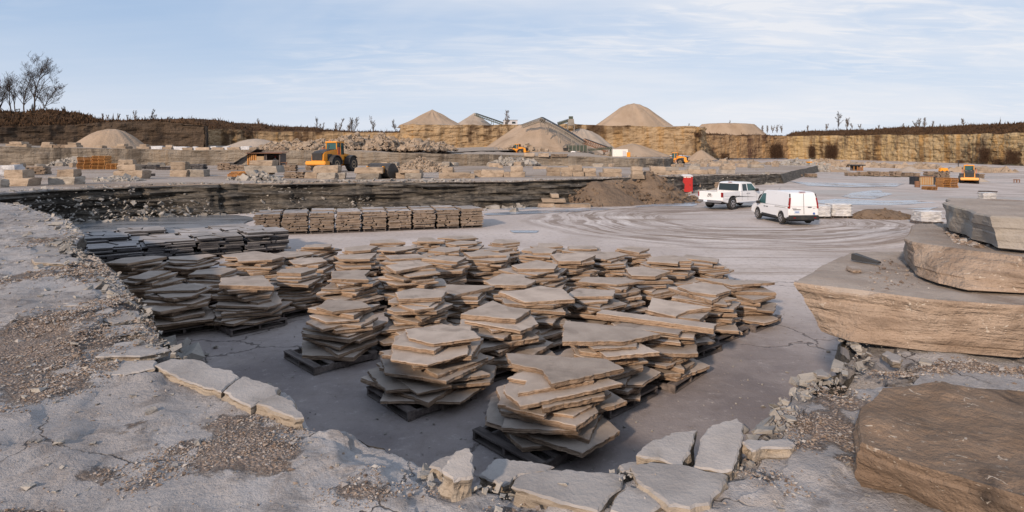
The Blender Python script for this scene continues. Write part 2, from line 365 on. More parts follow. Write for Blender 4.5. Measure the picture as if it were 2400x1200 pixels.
def ledge_mats():
    m, t = new_mat('weathered_ledge_top'); p = geo(t)
    gr = t.n('Attribute', attribute_name='gravel').outputs['Fac']
    a = t.noise(p, 0.55, 6, 0.6, 0.5); b = t.noise(p, 3.2, 7, 0.68, 0.6); f = t.noise(p, 26, 5, 0.7); ff = t.noise(p, 85, 3, 0.7)
    col = t.mix(t.ramp(a, 0.34, 0.64), (0.285, 0.268, 0.265), (0.40, 0.38, 0.375))
    col = t.mix(t.math('MULTIPLY', t.ramp(b, 0.48, 0.66), 0.7), col, (0.165, 0.148, 0.142))
    col = t.mix(t.math('MULTIPLY', t.ramp(t.noise(p, 1.1, 7, 0.72, 1.0), 0.52, 0.66), 0.5), col, (0.26, 0.215, 0.185))
    gv = t.n('TexVoronoi', feature='F1', ins={'Vector': p, 'Scale': 48.0, 'Randomness': 1.0})
    gcol = t.mix(t.n('SeparateColor', ins={0: gv.outputs['Color']}).outputs[0], (0.19, 0.145, 0.115), (0.36, 0.30, 0.26))
    gcol = t.mix(t.math('MULTIPLY', t.ramp(gv.outputs['Distance'], 0.30, 0.55), 0.7), gcol, (0.14, 0.10, 0.08))
    gm = t.ramp(t.math('ADD', t.math('ADD', gr, t.math('MULTIPLY', t.math('SUBTRACT', t.noise(p, 1.6, 4, 0.6), 0.5), 1.3)), t.math('MULTIPLY', t.math('SUBTRACT', t.noise(p, 6, 6, 0.75), 0.5), 1.3)), 0.54, 0.74)
    col = t.mix(t.math('MULTIPLY', gm, 0.9), col, gcol)
    ckv = t.n('VectorMath', operation='ADD', ins={0: p, 1: t.n('VectorMath', operation='SCALE', ins={0: t.noise(p, 1.4, 5, 0.65, out=1), 'Scale': 0.5}).outputs[0]}).outputs[0]
    ck = t.n('TexVoronoi', feature='DISTANCE_TO_EDGE', ins={'Vector': ckv, 'Scale': 0.75}).outputs['Distance']
    crk = t.math('MULTIPLY', t.math('SUBTRACT', 1.0, t.ramp(ck, 0.0015, 0.006)), t.ramp(t.noise(p, 0.7, 2, 0.5), 0.47, 0.54))
    crk = t.math('MULTIPLY', crk, t.math('SUBTRACT', 1.0, gm))
    col = t.mix(t.math('MULTIPLY', crk, 0.85), col, (0.06, 0.052, 0.05))
    # chips and crumbs
    col = t.mix(t.math('MULTIPLY', t.ramp(f, 0.60, 0.72), 0.45), col, (0.19, 0.16, 0.14))
    col = t.mix(t.math('MULTIPLY', t.ramp(f, 0.38, 0.28), 0.35), col, (0.56, 0.53, 0.50))
    far = t.ramp(t.n('SeparateXYZ', ins={0: p}).outputs[1], 24, 40)
    fcol = t.mix(t.ramp(t.noise(t.mapv(p, (0.05, 0.22, 1)), 1.0, 5, 0.6), 0.4, 0.62), (0.40, 0.35, 0.315), (0.28, 0.22, 0.175))
    col = t.mix(far, col, fcol)
    stq = t.noise(t.mapv(p, (1, 1, .2)), 1.5, 8, 0.68, 0.7); stp = t.math('DIVIDE', t.math('FLOOR', t.math('MULTIPLY', stq, 16.0)), 16.0)
    h = t.math('ADD', t.math('MULTIPLY', b, 1.5), t.math('ADD', t.math('MULTIPLY', f, 0.8), t.math('MULTIPLY', ff, 0.25)))
    h = t.math('ADD', h, t.math('MULTIPLY', t.math('MULTIPLY', stp, t.math('SUBTRACT', 1.0, gm)), 9.0))
    h = t.math('SUBTRACT', h, t.math('MULTIPLY', crk, 1.6))
    h = t.math('SUBTRACT', h, t.math('MULTIPLY', t.math('MULTIPLY', gm, gv.outputs['Distance']), 0.9))
    finish(t, col, 0.93, t.bump(h, 0.75, 0.035), 0.2)
    m2, t = new_mat('ledge_face'); p = geo(t)  # wall stone darkened: the bench wall's shade is put into these colours
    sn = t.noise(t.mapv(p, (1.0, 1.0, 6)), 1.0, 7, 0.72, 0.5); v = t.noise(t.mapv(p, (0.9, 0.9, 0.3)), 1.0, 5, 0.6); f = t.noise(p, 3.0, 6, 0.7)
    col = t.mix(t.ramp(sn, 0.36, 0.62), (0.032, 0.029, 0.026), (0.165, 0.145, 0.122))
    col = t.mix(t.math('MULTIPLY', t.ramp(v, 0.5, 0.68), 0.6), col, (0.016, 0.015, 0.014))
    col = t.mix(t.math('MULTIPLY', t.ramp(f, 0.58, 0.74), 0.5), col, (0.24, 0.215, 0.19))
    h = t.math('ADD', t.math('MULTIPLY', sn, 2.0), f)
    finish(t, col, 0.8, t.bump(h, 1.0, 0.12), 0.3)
    return m, m2
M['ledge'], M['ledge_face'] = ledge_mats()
def pebble_mat():
    m, t = new_mat('gravel_stones')
    c = t.n('Attribute', attribute_name='tone').outputs['Fac']
    r = t.n('ValToRGB', ins={'Fac': c}); e = r.color_ramp.elements
    e[0].position = 0.0; e[0].color = (0.13, 0.095, 0.075, 1); e[1].position = 1.0; e[1].color = (0.42, 0.39, 0.36, 1)
    for pos, cc in ((0.3, (0.24, 0.18, 0.14, 1)), (0.55, (0.30, 0.24, 0.195, 1)), (0.8, (0.30, 0.28, 0.27, 1))):
        x = e.new(pos); x.color = cc
    finish(t, r.outputs[0], 0.9, None, 0.2); return m
M['pebble'] = pebble_mat()
def bark(name, c):
    m, t = new_mat(name); p = geo(t)
    finish(t, t.mix(t.noise(p, 3, 4), tuple(0.7 * x for x in c), tuple(1.3 * x for x in c)), 0.95, None, 0.1); return m
M['bark'] = bark('grey_brown_bark', (0.055, 0.042, 0.036)); M['twig'] = bark('pale_twigs', (0.14, 0.12, 0.11)); M['vine'] = bark('dry_brown_stems', (0.075, 0.045, 0.03))
def wood_mat(name, c1, c2):
    m, t = new_mat(name); p, r = objc(t)
    g = t.noise(t.mapv(p, (2, 14, 14)), 1.0, 5, 0.6)
    finish(t, tint(t, t.mix(t.ramp(g, 0.3, 0.7), c1, c2), r, 0.25), 0.8, t.bump(g, 0.5, 0.01), 0.2); return m
M['oldwood'] = wood_mat('weathered_dark_wood', (0.07, 0.058, 0.055), (0.16, 0.135, 0.125))
M['newwood'] = wood_mat('orange_pallet_wood', (0.30, 0.135, 0.045), (0.46, 0.235, 0.085))
M['paleboard'] = wood_mat('pale_board', (0.42, 0.30, 0.18), (0.50, 0.37, 0.23))
M['white'] = plain('white_car_paint', (0.70, 0.71, 0.74), 0.28, spec=0.5, dirt=0.10, dirtcol=(0.5, 0.44, 0.38), scale=1.2, **{'Coat Weight': 0.5, 'Coat Roughness': 0.08})
M['glass'] = plain('dark_window_glass', (0.012, 0.02, 0.022), 0.06, spec=0.7, dirt=0.0)
M['tealglass'] = plain('green_tinted_glass', (0.02, 0.075, 0.075), 0.08, spec=0.7, dirt=0.0)
M['black'] = plain('black_plastic', (0.018, 0.018, 0.02), 0.55, dirt=0.25, dirtcol=(0.12, 0.10, 0.085))
M['rubber'] = plain('tyre_rubber', (0.02, 0.02, 0.021), 0.85, dirt=0.35, dirtcol=(0.16, 0.13, 0.105), scale=5)
M['chrome'] = plain('dull_chrome', (0.55, 0.55, 0.57), 0.22, metal=0.9, dirt=0.2)
M['alloy'] = plain('silver_wheel', (0.42, 0.42, 0.44), 0.35, metal=0.7, dirt=0.2)
M['redlens'] = plain('red_tail_lens', (0.22, 0.006, 0.006), 0.15, spec=0.6, dirt=0.0)
M['clearlens'] = plain('pale_lens', (0.7, 0.7, 0.68), 0.15, spec=0.6, dirt=0.0)
M['plate'] = plain('licence_plate', (0.55, 0.62, 0.72), 0.5, dirt=0.0)
M['blue'] = plain('blue_print', (0.06, 0.12, 0.35), 0.5, dirt=0.0)
M['yellow'] = plain('machine_yellow_paint', (0.66, 0.27, 0.02), 0.42, dirt=0.22, dirtcol=(0.30, 0.2, 0.12), scale=1.2)
M['steel'] = plain('dark_machine_steel', (0.045, 0.044, 0.045), 0.55, metal=0.2, dirt=0.35, dirtcol=(0.17, 0.13, 0.10), scale=1.5)
M['rust'] = plain('rusty_steel', (0.20, 0.10, 0.055), 0.8, dirt=0.6, dirtcol=(0.08, 0.05, 0.035), scale=1.0)
M['greensteel'] = plain('dark_green_machine_paint', (0.045, 0.06, 0.045), 0.6, dirt=0.4, dirtcol=(0.2, 0.17, 0.13), scale=0.6)
M['belt'] = plain('conveyor_frame_paint', (0.22, 0.20, 0.175), 0.7, dirt=0.5, dirtcol=(0.10, 0.08, 0.065), scale=0.5)
M['rimtan'] = plain('dusty_wheel_rim', (0.40, 0.30, 0.20), 0.7, dirt=0.4)
M['red'] = plain('red_plastic', (0.36, 0.010, 0.009), 0.38, dirt=0.12, dirtcol=(0.3, 0.05, 0.04), scale=1.5)
M['greyroof'] = plain('pale_grey_plastic', (0.50, 0.50, 0.53), 0.5)
M['whitesheet'] = plain('white_painted_steel', (0.72, 0.71, 0.68), 0.5, dirt=0.2)
M['tarp'] = plain('black_tarp', (0.022, 0.023, 0.028), 0.35, dirt=0.35, dirtcol=(0.10, 0.095, 0.09), scale=2)
M['orangered'] = plain('orange_red_paint', (0.62, 0.10, 0.02), 0.5)
M['film'] = stone('shrink_wrapped_stone', (0.46, 0.46, 0.48), (0.60, 0.59, 0.58), (0.30, 0.29, 0.29), 2.4, 0.08, 0.03, strata=7, rough=0.35, fine=8)
M['bluefilm'] = stone('bluish_wrapped_stone', (0.40, 0.42, 0.47), (0.58, 0.58, 0.60), (0.30, 0.30, 0.31), 2.0, 0.12, 0.05, rough=0.35, fine=6)
def ice_mat(name, c, rough, c2):
    m, t = new_mat(name); p = geo(t); a = t.noise(t.mapv(p, (0.25, 0.9, 1)), 1.0, 6, 0.65, 0.6)
    col = t.mix(t.ramp(a, 0.38, 0.64), c, c2)
    finish(t, col, t.math('ADD', rough, t.math('MULTIPLY', t.ramp(a, 0.4, 0.6), 0.25)), t.bump(t.noise(p, 3, 4), 0.15, 0.02), 0.5); return m
M['pond'] = ice_mat('dull_ice', (0.115, 0.125, 0.14), 0.22, (0.19, 0.185, 0.185))
M['puddle'] = ice_mat('thin_ice', (0.24, 0.29, 0.36), 0.10, (0.40, 0.44, 0.50))
M['icicle'] = plain('ice', (0.62, 0.70, 0.78), 0.2, spec=0.6, dirt=0.0)
M['skin'] = plain('skin', (0.42, 0.26, 0.19), 0.6, dirt=0.0); M['jacket'] = plain('pale_grey_jacket', (0.42, 0.44, 0.48), 0.9, dirt=0.1)
M['trousers'] = plain('dark_trousers', (0.03, 0.03, 0.04), 0.9, dirt=0.0); M['redcloth'] = plain('red_cloth', (0.55, 0.02, 0.02), 0.9, dirt=0.0)
# ---------------------------------------------------------------- the ground and the rock benches
def build_floor():
    xs = np.concatenate([np.linspace(-2500, -260, 10), np.linspace(-240, -42, 34), np.linspace(-40, 40, 161), np.linspace(42, 260, 50), np.linspace(300, 2500, 10)])
    ys = np.concatenate([np.linspace(-1500, -20, 8), np.linspace(0, 60, 151), np.linspace(61, 180, 60), np.linspace(190, 420, 24), np.linspace(500, 3500, 8)])
    X, Y = np.meshgrid(xs, ys, indexing='ij'); Z = floor_z(X, np.minimum(Y, 420))
    n = fbm(np.stack([X * .35, Y * .35, X * 0], -1), 4, 5) * 0.07 + fbm(np.stack([X * .07, Y * .07, X * 0], -1), 3, 9) * 0.03 * sst(45, 90, Y)
    mound = 0.55 * np.exp(-(((X - 19.5) / 4.0) ** 2 + ((Y - 25.5) / 3.0) ** 2))
    Z = Z + n * sst(6, 12, Y) + mound
    o = grid_obj('quarry_floor', np.stack([X, Y, Z], -1), [M['floor']], smooth=True); tag(o, kind='structure')
build_floor()
LZ = 2.1
def ztop(x, y):
    x = np.asarray(x, float); y = np.asarray(y, float); o = np.zeros_like(x)
    base = LZ - 0.16 * sst(20, 36, y) - 0.55 * sst(5, 36, x) * sst(30, 45, y)
    nr = 1 - sst(14, 30, y)
    q = (fbm(np.stack([x * .8, y * .8, o], -1), 4, 31) + 0.5) * 7
    fl = np.floor(q); st = fl + sst(0.82, 1.0, q - fl)
    rel = (st - 3.5) * 0.026 + fbm(np.stack([x * .4, y * .4, o], -1), 3, 3) * 0.10 + fbm(np.stack([x * 5, y * 5, o], -1), 4, 8) * 0.022
    q2 = (fbm(np.stack([x * 2.6, y * 2.6, o], -1), 4, 77) + 0.5) * 9
    rel = rel + (np.floor(q2) + sst(0.7, 1, q2 - np.floor(q2)) - 4.5) * 0.010
    rel2 = fbm(np.stack([x * .12, y * .12, o], -1), 4, 12) * 0.22
    return base + rel * nr + rel2 * (1 - nr)
EDGE = [(9, 9.6), (6, 9), (4.6, 7.9), (3.7, 6.6), (3.08, 5.6), (3.03, 5.3), (2.68, 4.9), (2.46, 4.75), (2.17, 4.5), (1.96, 4.2), (1.76, 4.05), (1.56, 3.7), (1.40, 3.5), (1.2, 3.3), (1.0, 3.22), (.62, 3.2), (.2, 3.2), (-.05, 3.13),
        (-.23, 3.17), (-.42, 3.2), (-.46, 3.33), (-.74, 3.69), (-1.04, 3.84), (-1.35, 3.98), (-1.68, 4.40), (-2.1, 4.7), (-2.4, 4.83), (-2.69, 5.0), (-3.2, 5.47), (-3.85, 6.35), (-4.76, 7.32), (-5.75, 8.65), (-7.1, 10.1), (-8.5, 11.6), (-9.4, 13.2),
        (-12.75, 17), (-16.9, 20.7), (-19.3, 22.7), (-24, 25), (-25.3, 29), (-25.6, 33), (-24.5, 36.3), (-21, 38.6), (-16, 40.4), (-9.1, 42.2), (-2.2, 43.4), (4.3, 46), (15.2, 58), (25.4, 70), (35.5, 79)]
CEN = np.array([0.0, 18.0])
def build_ledge():
    pts = np.array(EDGE, float); out = [pts[0]]
    for a, b in zip(pts[:-1], pts[1:]):
        L = np.linalg.norm(b - a); d = 0.5 * (a + b); stp = max(0.022, np.hypot(d[0], d[1]) * 0.0062)
        n = max(2, int(L / stp))
        out += [a + (b - a) * k / n for k in range(1, n + 1)]
    E = np.array(out); N = len(E); dep = np.hypot(E[:, 0], E[:, 1])
    # ragged rim
    sc = np.clip(dep * 0.12, 0.5, 4.0)
    s3 = np.stack([E[:, 0] / sc * 1.3, E[:, 1] / sc * 1.3, 0 * sc], -1); rad = E - CEN; rl = np.linalg.norm(rad, axis=1); rd = rad / rl[:, None]
    jag = fbm(s3, 5, 40, 0.6) * sc * 0.34
    chip = (np.floor((fbm(s3 * 2.2, 3, 66) + .5) * 6) - 2.5) * 0.035 * sc
    lim = np.clip(dep * 0.03, .05, .9)
    E = E + rd * np.clip(jag + chip, -lim * 2.2, lim * 2.2)[:, None]
    rad = E - CEN; rl = np.linalg.norm(rad, axis=1); rd = rad / rl[:, None]
    # rows: wall from the floor up, then the top surface running outward
    KW = 18; d = [0.0]; st = 0.02
    while d[-1] < 150:
        d.append(d[-1] + st); st = min(st * 1.028, 6.0) if d[-1] < 3 else min(st * 1.09, 6.0)
    d = np.array(d); MT = len(d)
    P = np.zeros((N, KW + MT, 3)); zt = ztop(E[:, 0], E[:, 1]) - 0.02
    arc = np.concatenate([[0], np.cumsum(np.linalg.norm(np.diff(E, axis=0), axis=1))])
    lay = np.array([0, .04, .10, .17, .22, .30, .36, .43, .50, .55, .62, .68, .74, .80, .86, .91, .955, .985])
    amp = np.clip(dep * 0.014, 0.05, 0.55)
    for k in range(KW):
        z = -0.15 + (zt + 0.15) * lay[k]
        o = (vn(np.stack([arc / (amp * 9), np.full(N, k // 2 * 3.7), 0 * arc], -1), 91) - 0.42) * amp * 1.7 + (vn(np.stack([arc / (amp * 2.5), np.full(N, k * 1.9), 0 * arc], -1), 92) - 0.5) * amp * 0.9
        o = o - (1 - lay[k]) * amp * 1.4
        o = o - (vn(np.stack([arc / (amp * 14), 0 * arc, 0 * arc], -1), 97) < .2) * amp * .8 * (dep > 20)
        if k == KW - 1: o = o * 0.25
        P[:, k, :2] = E + rd * o[:, None]; P[:, k, 2] = z
    for j in range(MT):
        q = E + rd * d[j]
        P[:, KW + j, :2] = q; P[:, KW + j, 2] = ztop(q[:, 0], q[:, 1]) - (0.02 if j == 0 else 0.006 if j == 1 else 0)
    # broken steps along the near rim
    for j in range(MT):
        wv = .10 + .75 * vn(np.stack([arc * 1.1, 0 * arc + 5, 0 * arc], -1), 71); dpt = np.clip(vn(np.stack([arc * .9, 0 * arc, 0 * arc], -1), 72) - .30, 0, 1) * .42
        wv2 = wv * (.45 + .2 * vn(np.stack([arc * 3, 0 * arc + 9, 0 * arc], -1), 73)); nearf = (1 - sst(12, 26, dep)) * (1 - .82 * sst(-1.9, -1.0, E[:, 0]) * (1 - sst(4.4, 5.0, E[:, 1])))
        P[:, KW + j, 2] -= (dpt * .45 * (d[j] < wv) + dpt * .55 * (d[j] < wv2)) * nearf * (1 if j else 1)
    # close the far right end
    endc = P[-1].copy(); endc[:, :2] += np.array([1.5, -0.9]); endc[:, 2] = np.minimum(endc[:, 2], -3.5)
    P = np.concatenate([P, endc[None]], 0)
    g = np.zeros(P.shape[:2])
    for (x, y, rx, ry, w) in GRAV:
        g = np.maximum(g, w - 0.62 * np.sqrt(((P[..., 0] - x) / rx) ** 2 + ((P[..., 1] - y) / ry) ** 2))
    g = np.clip(g, 0, 1)
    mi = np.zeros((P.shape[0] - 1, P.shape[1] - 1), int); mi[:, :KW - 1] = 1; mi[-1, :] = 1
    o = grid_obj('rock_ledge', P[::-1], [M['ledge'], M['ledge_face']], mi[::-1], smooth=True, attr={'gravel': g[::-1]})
    try: o.data.set_sharp_from_angle(angle=R(35))
    except Exception: pass
    tag(o, kind='structure'); return E
GRAV = []
for (px, py, rx, ry, *w) in [(95, 835, 215, 150, .98), (60, 790, 120, 80, 1.08), (130, 900, 90, 50, 1.02), (545, 1030, 125, 66), (640, 1060, 55, 40), (520, 975, 60, 25), (425, 1030, 55, 40, .98), (255, 1085, 90, 34, .95), (70, 1180, 140, 26, 1.0), (330, 1120, 50, 30, .92), (330, 980, 120, 40, .80),
                          (1935, 1010, 75, 62), (1895, 1050, 60, 28), (1965, 950, 60, 30), (1990, 1090, 40, 30), (2260, 862, 160, 17), (2060, 865, 60, 10, .9), (150, 640, 130, 40, .93), (330, 705, 50, 22, .95), (120, 560, 90, 16, .9), (1800, 1120, 90, 50, .82), (1200, 1180, 120, 30, .75), (850, 1150, 160, 50, .72)]:
    p = at_z(px, py, LZ); GRAV.append((p.x, p.y, rx * p.y / F, ry * p.y * p.y / (F * 1.7), w[0] if w else 1.12))
RIM = build_ledge()

# outlines -> rough slab of stone (real thickness, chipped rim)
def slab_rings(poly, t, rng, seg=0.05, jag=0.012, under=0.02, chip=0.012, nz=4):
    pts = []
    n = len(poly); sd0 = rng.random() * 100
    for i in range(n):
        a = Vector(poly[i]); b = Vector(poly[(i + 1) % n]); L = (b - a).length; k = max(1, int(L / seg)); nrm = Vector((b.y - a.y, a.x - b.x)).normalized() if L > 1e-6 else Vector((0, 0))
        off = 0.0
        for j in range(k):
            f = j / k; w = min(1.0, 4 * f * (1 - f) + 0.25)
            off = off * 0.6 + rng.uniform(-jag, jag); pts.append(a.lerp(b, f) + nrm * off * w)
    c = sum(pts, Vector((0, 0))) / len(pts); m = len(pts)
    def inset(d, jit):
        r = []
        for p in pts:
            v = c - p; L = max(v.length, 1e-4); r.append(p + v / L * min(L * .8, d + rng.uniform(-jit, jit)))
        return r
    out = [[(p.x, p.y, t / 2) for p in inset(chip, chip * .6)]]
    out.append([(p.x, p.y, t / 2 - min(chip * .8, t * .2)) for p in inset(0, 0)])
    walk = [0.0] * m
    for kz in range(1, nz):
        z = t / 2 - t * kz / nz; prev = rng.uniform(-under, under)
        ring = []
        lay = rng.uniform(-under, under) * .5
        for p in pts:
            prev = prev * .7 + rng.uniform(-under, under) * .6; v = c - p; L = max(v.length, 1e-4); ring.append(p + v / L * min(.8 * L, max(-under, lay + prev + under * .3)))
        out.append([(p.x, p.y, z) for p in ring])
    out.append([(p.x, p.y, -t / 2 + .004) for p in inset(under * .4, under * .3)]); out.append([(p.x, p.y, -t / 2) for p in inset(under + chip, chip * .4)])
    return out[::-1]
def slab_mesh(name, poly, t, rng, mats, **kw):
    rg = slab_rings(poly, t, rng, **kw); mb = MB(); mb.rings(rg, 1, False, False)
    n = len(rg[0]); L = len(rg)
    mb.f.append([k for k in range(n - 1, -1, -1)]); mb.m.append(1)
    mb.f.append([(L - 1) * n + k for k in range(n)]); mb.m.append(0)
    for i in range(len(mb.f)):
        f = mb.f[i]
        if len(f) == 4 and min(f) >= (L - 2) * n: mb.m[i] = 0
    return mb.mesh(name, mats)
def flag_poly(rng, Rr, stretch=1.0):
    k = rng.choice([4, 4, 5, 5, 6]); an = sorted([(i + rng.uniform(-.33, .33)) * 2 * math.pi / k for i in range(k)])
    pts = [(Rr * rng.uniform(.85, 1.13) * math.cos(a) * stretch, Rr * rng.uniform(.85, 1.13) * math.sin(a)) for a in an]
    if rng.random() < .45:
        i = rng.randrange(k); a = Vector(pts[i]); b = Vector(pts[(i + 1) % k]); mid = (a + b) / 2 * rng.uniform(.62, .82); pts.insert(i + 1, (mid.x, mid.y))
    return pts

BANK = {}
def scarp(name, pts, backs, mats, n=260, rows=26, amp=0.8, seed=1, lay_h=0.9, kind='structure', foot=0.0, rim=0.5, bulge=0.0, bdir=None):
    """a rock face along pts [(x,y,zbase,ztop)] (left to right as seen) with the ground running back from its rim: backs [(dist,dz)]"""
    p = np.array(pts, float); L = np.concatenate([[0], np.cumsum(np.hypot(np.diff(p[:, 0]), np.diff(p[:, 1])))])
    s = np.linspace(0, L[-1], n); Q = np.stack([np.interp(s, L, p[:, k]) for k in range(4)], -1)
    k = max(1, n // 60); ker = np.ones(2 * k + 1) / (2 * k + 1)
    Qs = Q.copy()
    for c in (0, 1): Qs[:, c] = np.convolve(np.pad(Q[:, c], k, 'edge'), ker, 'valid')
    t = np.gradient(Qs[:, :2], axis=0); t /= np.linalg.norm(t, axis=1)[:, None] + 1e-9
    nr = np.stack([t[:, 1], -t[:, 0]], -1)
    P = []; zt = Q[:, 3] + fbm(np.stack([s * .12, 0 * s, 0 * s], -1), 5, seed + 3) * rim * 2
    for r in range(rows):
        f = r / (rows - 1); z = Q[:, 2] + (zt - Q[:, 2]) * f
        lk = np.floor(z / lay_h)
        o = fbm(np.stack([s * .10, z * .05, 0 * s], -1), 4, seed) * amp * 3 + (vn(np.stack([s * .45, lk * 3.3, 0 * s], -1), seed + 5) - .5) * amp * 0.8 + fbm(np.stack([s * .5, z * .8, 0 * s], -1), 4, seed + 8) * amp * 1.1
        o = o + fbm(np.stack([s * .33, 0 * s + 7, 0 * s], -1), 4, seed + 19) * amp * 1.3
        o = o + foot * (1 - f) ** 3 + bulge * math.sin(math.pi * f)
        P.append(np.stack([Qs[:, 0] + nr[:, 0] * o, Qs[:, 1] + nr[:, 1] * o, z], -1))
    rimp = P[-1]
    for (d, dz) in backs:
        q = rimp[:, :2] - (nr if bdir is None else -np.array([bdir])) * d
        b = dz(s / L[-1]) if callable(dz) else dz
        P.append(np.stack([q[:, 0], q[:, 1], zt + b + fbm(np.stack([q[:, 0] * .11, q[:, 1] * .11, 0 * s], -1), 5, seed + 11) * (0.0 if d < 1 else min(2.2, .5 + .05 * d))], -1))
    P = np.stack(P, 1); mi = np.zeros((n - 1, P.shape[1] - 1), int); mi[:, rows - 1:] = 1
    BANK[name] = P[:, rows - 1:]
    o = grid_obj(name, P, mats, mi, smooth=False); return tag(o, kind=kind)
def W3(px, y, zb, py_top): q = at_y(px, py_top, y); return (q.x, y, zb, q.z)
def build_cliffs():
    # middle bench behind the machines
    B = [W3(-700, 100, 1.2, 338), W3(-60, 108, 1.2, 342), W3(180, 110, 1.2, 346), W3(420, 112, 1.2, 352), W3(560, 112, 1.2, 351), W3(780, 113, 1.2, 352), W3(900, 112, 1.2, 357), W3(985, 110, 1.2, 359), W3(1140, 113, 1.2, 362), W3(1300, 115, 1.2, 366), W3(1480, 114, 1.0, 371), W3(1560, 122, 1.0, 372), W3(1580, 160, 1.0, 370)]
    scarp('middle_bench', B, [(2, .05), (8, .1), (20, .2), (45, .6), (90, 1.5), (170, 2.5)], [M['cliff_grey'], M['greysand']], n=520, rows=16, amp=.55, seed=21, lay_h=1.1, rim=.12)
    # dark face on the left under the wooded bank
    A = [W3(-600, 125, 4, 300), W3(-100, 142, 4, 300), W3(40, 150, 4, 299), W3(150, 156, 4, 294), W3(230, 160, 4, 285), W3(330, 166, 4, 284), W3(420, 170, 4, 289), W3(470, 172, 4, 293), W3(481, 172, 4, 294)]
    scarp('left_quarry_return', [W3(479.5, 171.5, 4, 294), W3(484, 190, 4, 297), W3(478, 240, 4, 301)], [(1, .1), (6, .2)], [M['cliff_dark'], M['grass']], n=90, rows=20, amp=.5, seed=44)
    def rise(k):
        return lambda u: k * np.interp(u, [0, .60, .66, .70, .74, .82, 1], [4.8, 4.5, 3.8, 1.9, .5, .1, 0])
    scarp('left_quarry_face', A, [(1.5, .1), (5, rise(.25)), (10, rise(.62)), (16, rise(.95)), (24, rise(1.05)), (60, rise(1.1)), (200, rise(1.1))], [M['cliff_dark'], M['grass']], n=420, rows=30, amp=.7, seed=4, bdir=(-.62, .78))
    # recess: far shaded corner, then sunlit back wall
    C = [W3(470, 236, 5, 305), W3(520, 246, 5, 303), W3(600, 258, 5, 307), W3(700, 266, 5, 310), W3(820, 270, 5, 310), W3(980, 274, 5, 310)]
    def red(k): return lambda u: k * np.interp(u, [0, .06, .15, .30, .42, .5, .58, 1], [.8, 4.4, 4.8, 4.0, 2.8, 2.6, .7, .4])
    scarp('back_quarry_face', C, [(1, .3), (6, red(.5)), (16, red(1)), (40, red(1)), (200, red(.9))], [M['cliff'], M['grass']], n=320, rows=24, amp=.8, seed=7)
    # the island of uncut rock that carries the cones, then the second island
    D = [W3(975, 290, 4, 294), W3(940, 250, 4, 294), W3(944, 236, 4, 293), W3(965, 231, 4, 292), W3(1010, 230, 4, 291), W3(1100, 231, 4, 292), W3(1180, 231, 4, 292), W3(1260, 236, 4, 293), W3(1400, 240, 4, 292), W3(1500, 236, 4, 295), W3(1600, 228, 4, 297), W3(1634, 225, 3.5, 297), W3(1648, 230, 3.5, 298), W3(1652, 260, 3.5, 300), W3(1640, 300, 3.5, 302)]
    scarp('island_quarry_face', D, [(1, .05), (6, .3), (14, .5), (22, .6)], [M['cliff'], M['greysand']], n=560, rows=36, amp=1.25, seed=9, rim=.7, foot=1.8)
    G = [W3(1630, 292, 2.5, 316), W3(1700, 300, 2.5, 317), W3(1800, 314, 2.5, 318), W3(1856, 322, 2.5, 319)]
    scarp('brown_quarry_face', G, [(1, .1), (8, .6), (30, 2.2), (120, 3)], [M['cliff_brown'], M['grass']], n=260, rows=26, amp=.8, seed=13)
    H = [W3(1838, 322, 2, 319), W3(1900, 312, 1.5, 318), W3(1990, 292, 1.2, 318), W3(2100, 266, 1, 316), W3(2250, 232, .8, 315), W3(2420, 196, .5, 311), W3(2800, 140, .3, 300)]
    def up(k): return lambda u: k * np.interp(u, [0, .2, .5, 1], [2.6, 3.2, 3.7, 4.2])
    scarp('right_quarry_face', H, [(1, .2), (4, up(.35)), (9, up(.75)), (15, up(1)), (30, up(1.05)), (200, up(1))], [M['cliff_yellow'], M['grass']], n=640, rows=32, amp=1.0, seed=16, rim=.5)
build_cliffs()
def water(name, outline, z, mat, seed=0, jag=.5):
    pts = []
    n = len(outline)
    for i in range(n):
        a = Vector(outline[i]); b = Vector(outline[(i + 1) % n]); k = 14
        for j in range(k):
            p = a.lerp(b, j / k); d = fbm(np.array([[p.x * .6, p.y * .6, 1]]), 4, seed)[0] * jag * 2; dd = fbm(np.array([[p.x * .6, p.y * .6, 9]]), 4, seed)[0] * jag * 2
            pts.append((p.x + d, p.y + dd, z(p.x, p.y) if callable(z) else z))
    me = bpy.data.meshes.new(name); me.from_pydata(pts, [], [list(range(len(pts)))]); me.materials.append(mat)
    return tag(link(name, me), kind='structure')
def fp(px, py): p = on_floor(px, py); return (p.x, p.y)
water('frozen_pond', [fp(150, 520), fp(180, 545), fp(420, 540), fp(570, 528), fp(600, 512), fp(560, 505), fp(430, 505), fp(200, 512)], .035, M['pond'], 3, .35)
pz = lambda x, y: float(floor_z(x, y)) + .16
for i, q in enumerate([[(1890, 472), (1960, 466), (2050, 470), (2140, 470), (2190, 476), (2080, 482), (2010, 480), (1930, 478)], [(2000, 452), (2060, 446), (2090, 455), (2050, 466), (1990, 464), (1970, 460)], [(1845, 425), (1900, 428), (2000, 430), (2120, 430), (2100, 438), (1990, 439), (1900, 436)],
                       [(1140, 486), (1250, 484), (1280, 489), (1200, 492), (1140, 492)], [(1130, 500), (1300, 492), (1400, 488), (1440, 490), (1300, 500), (1140, 505)], [(1560, 474), (1600, 466), (1640, 472), (1630, 484), (1540, 484), (1480, 487)], [(1195, 541), (1262, 541), (1255, 546), (1205, 546)], [(2120, 490), (2200, 486), (2180, 492)]]):
    water('ice_puddle', [fp(*a) for a in q], (lambda x, y: float(floor_z(x, y)) + .022 + .02 * float(sst(50, 85, y))), M['puddle'], 20 + i, .5 if i < 6 else .1)
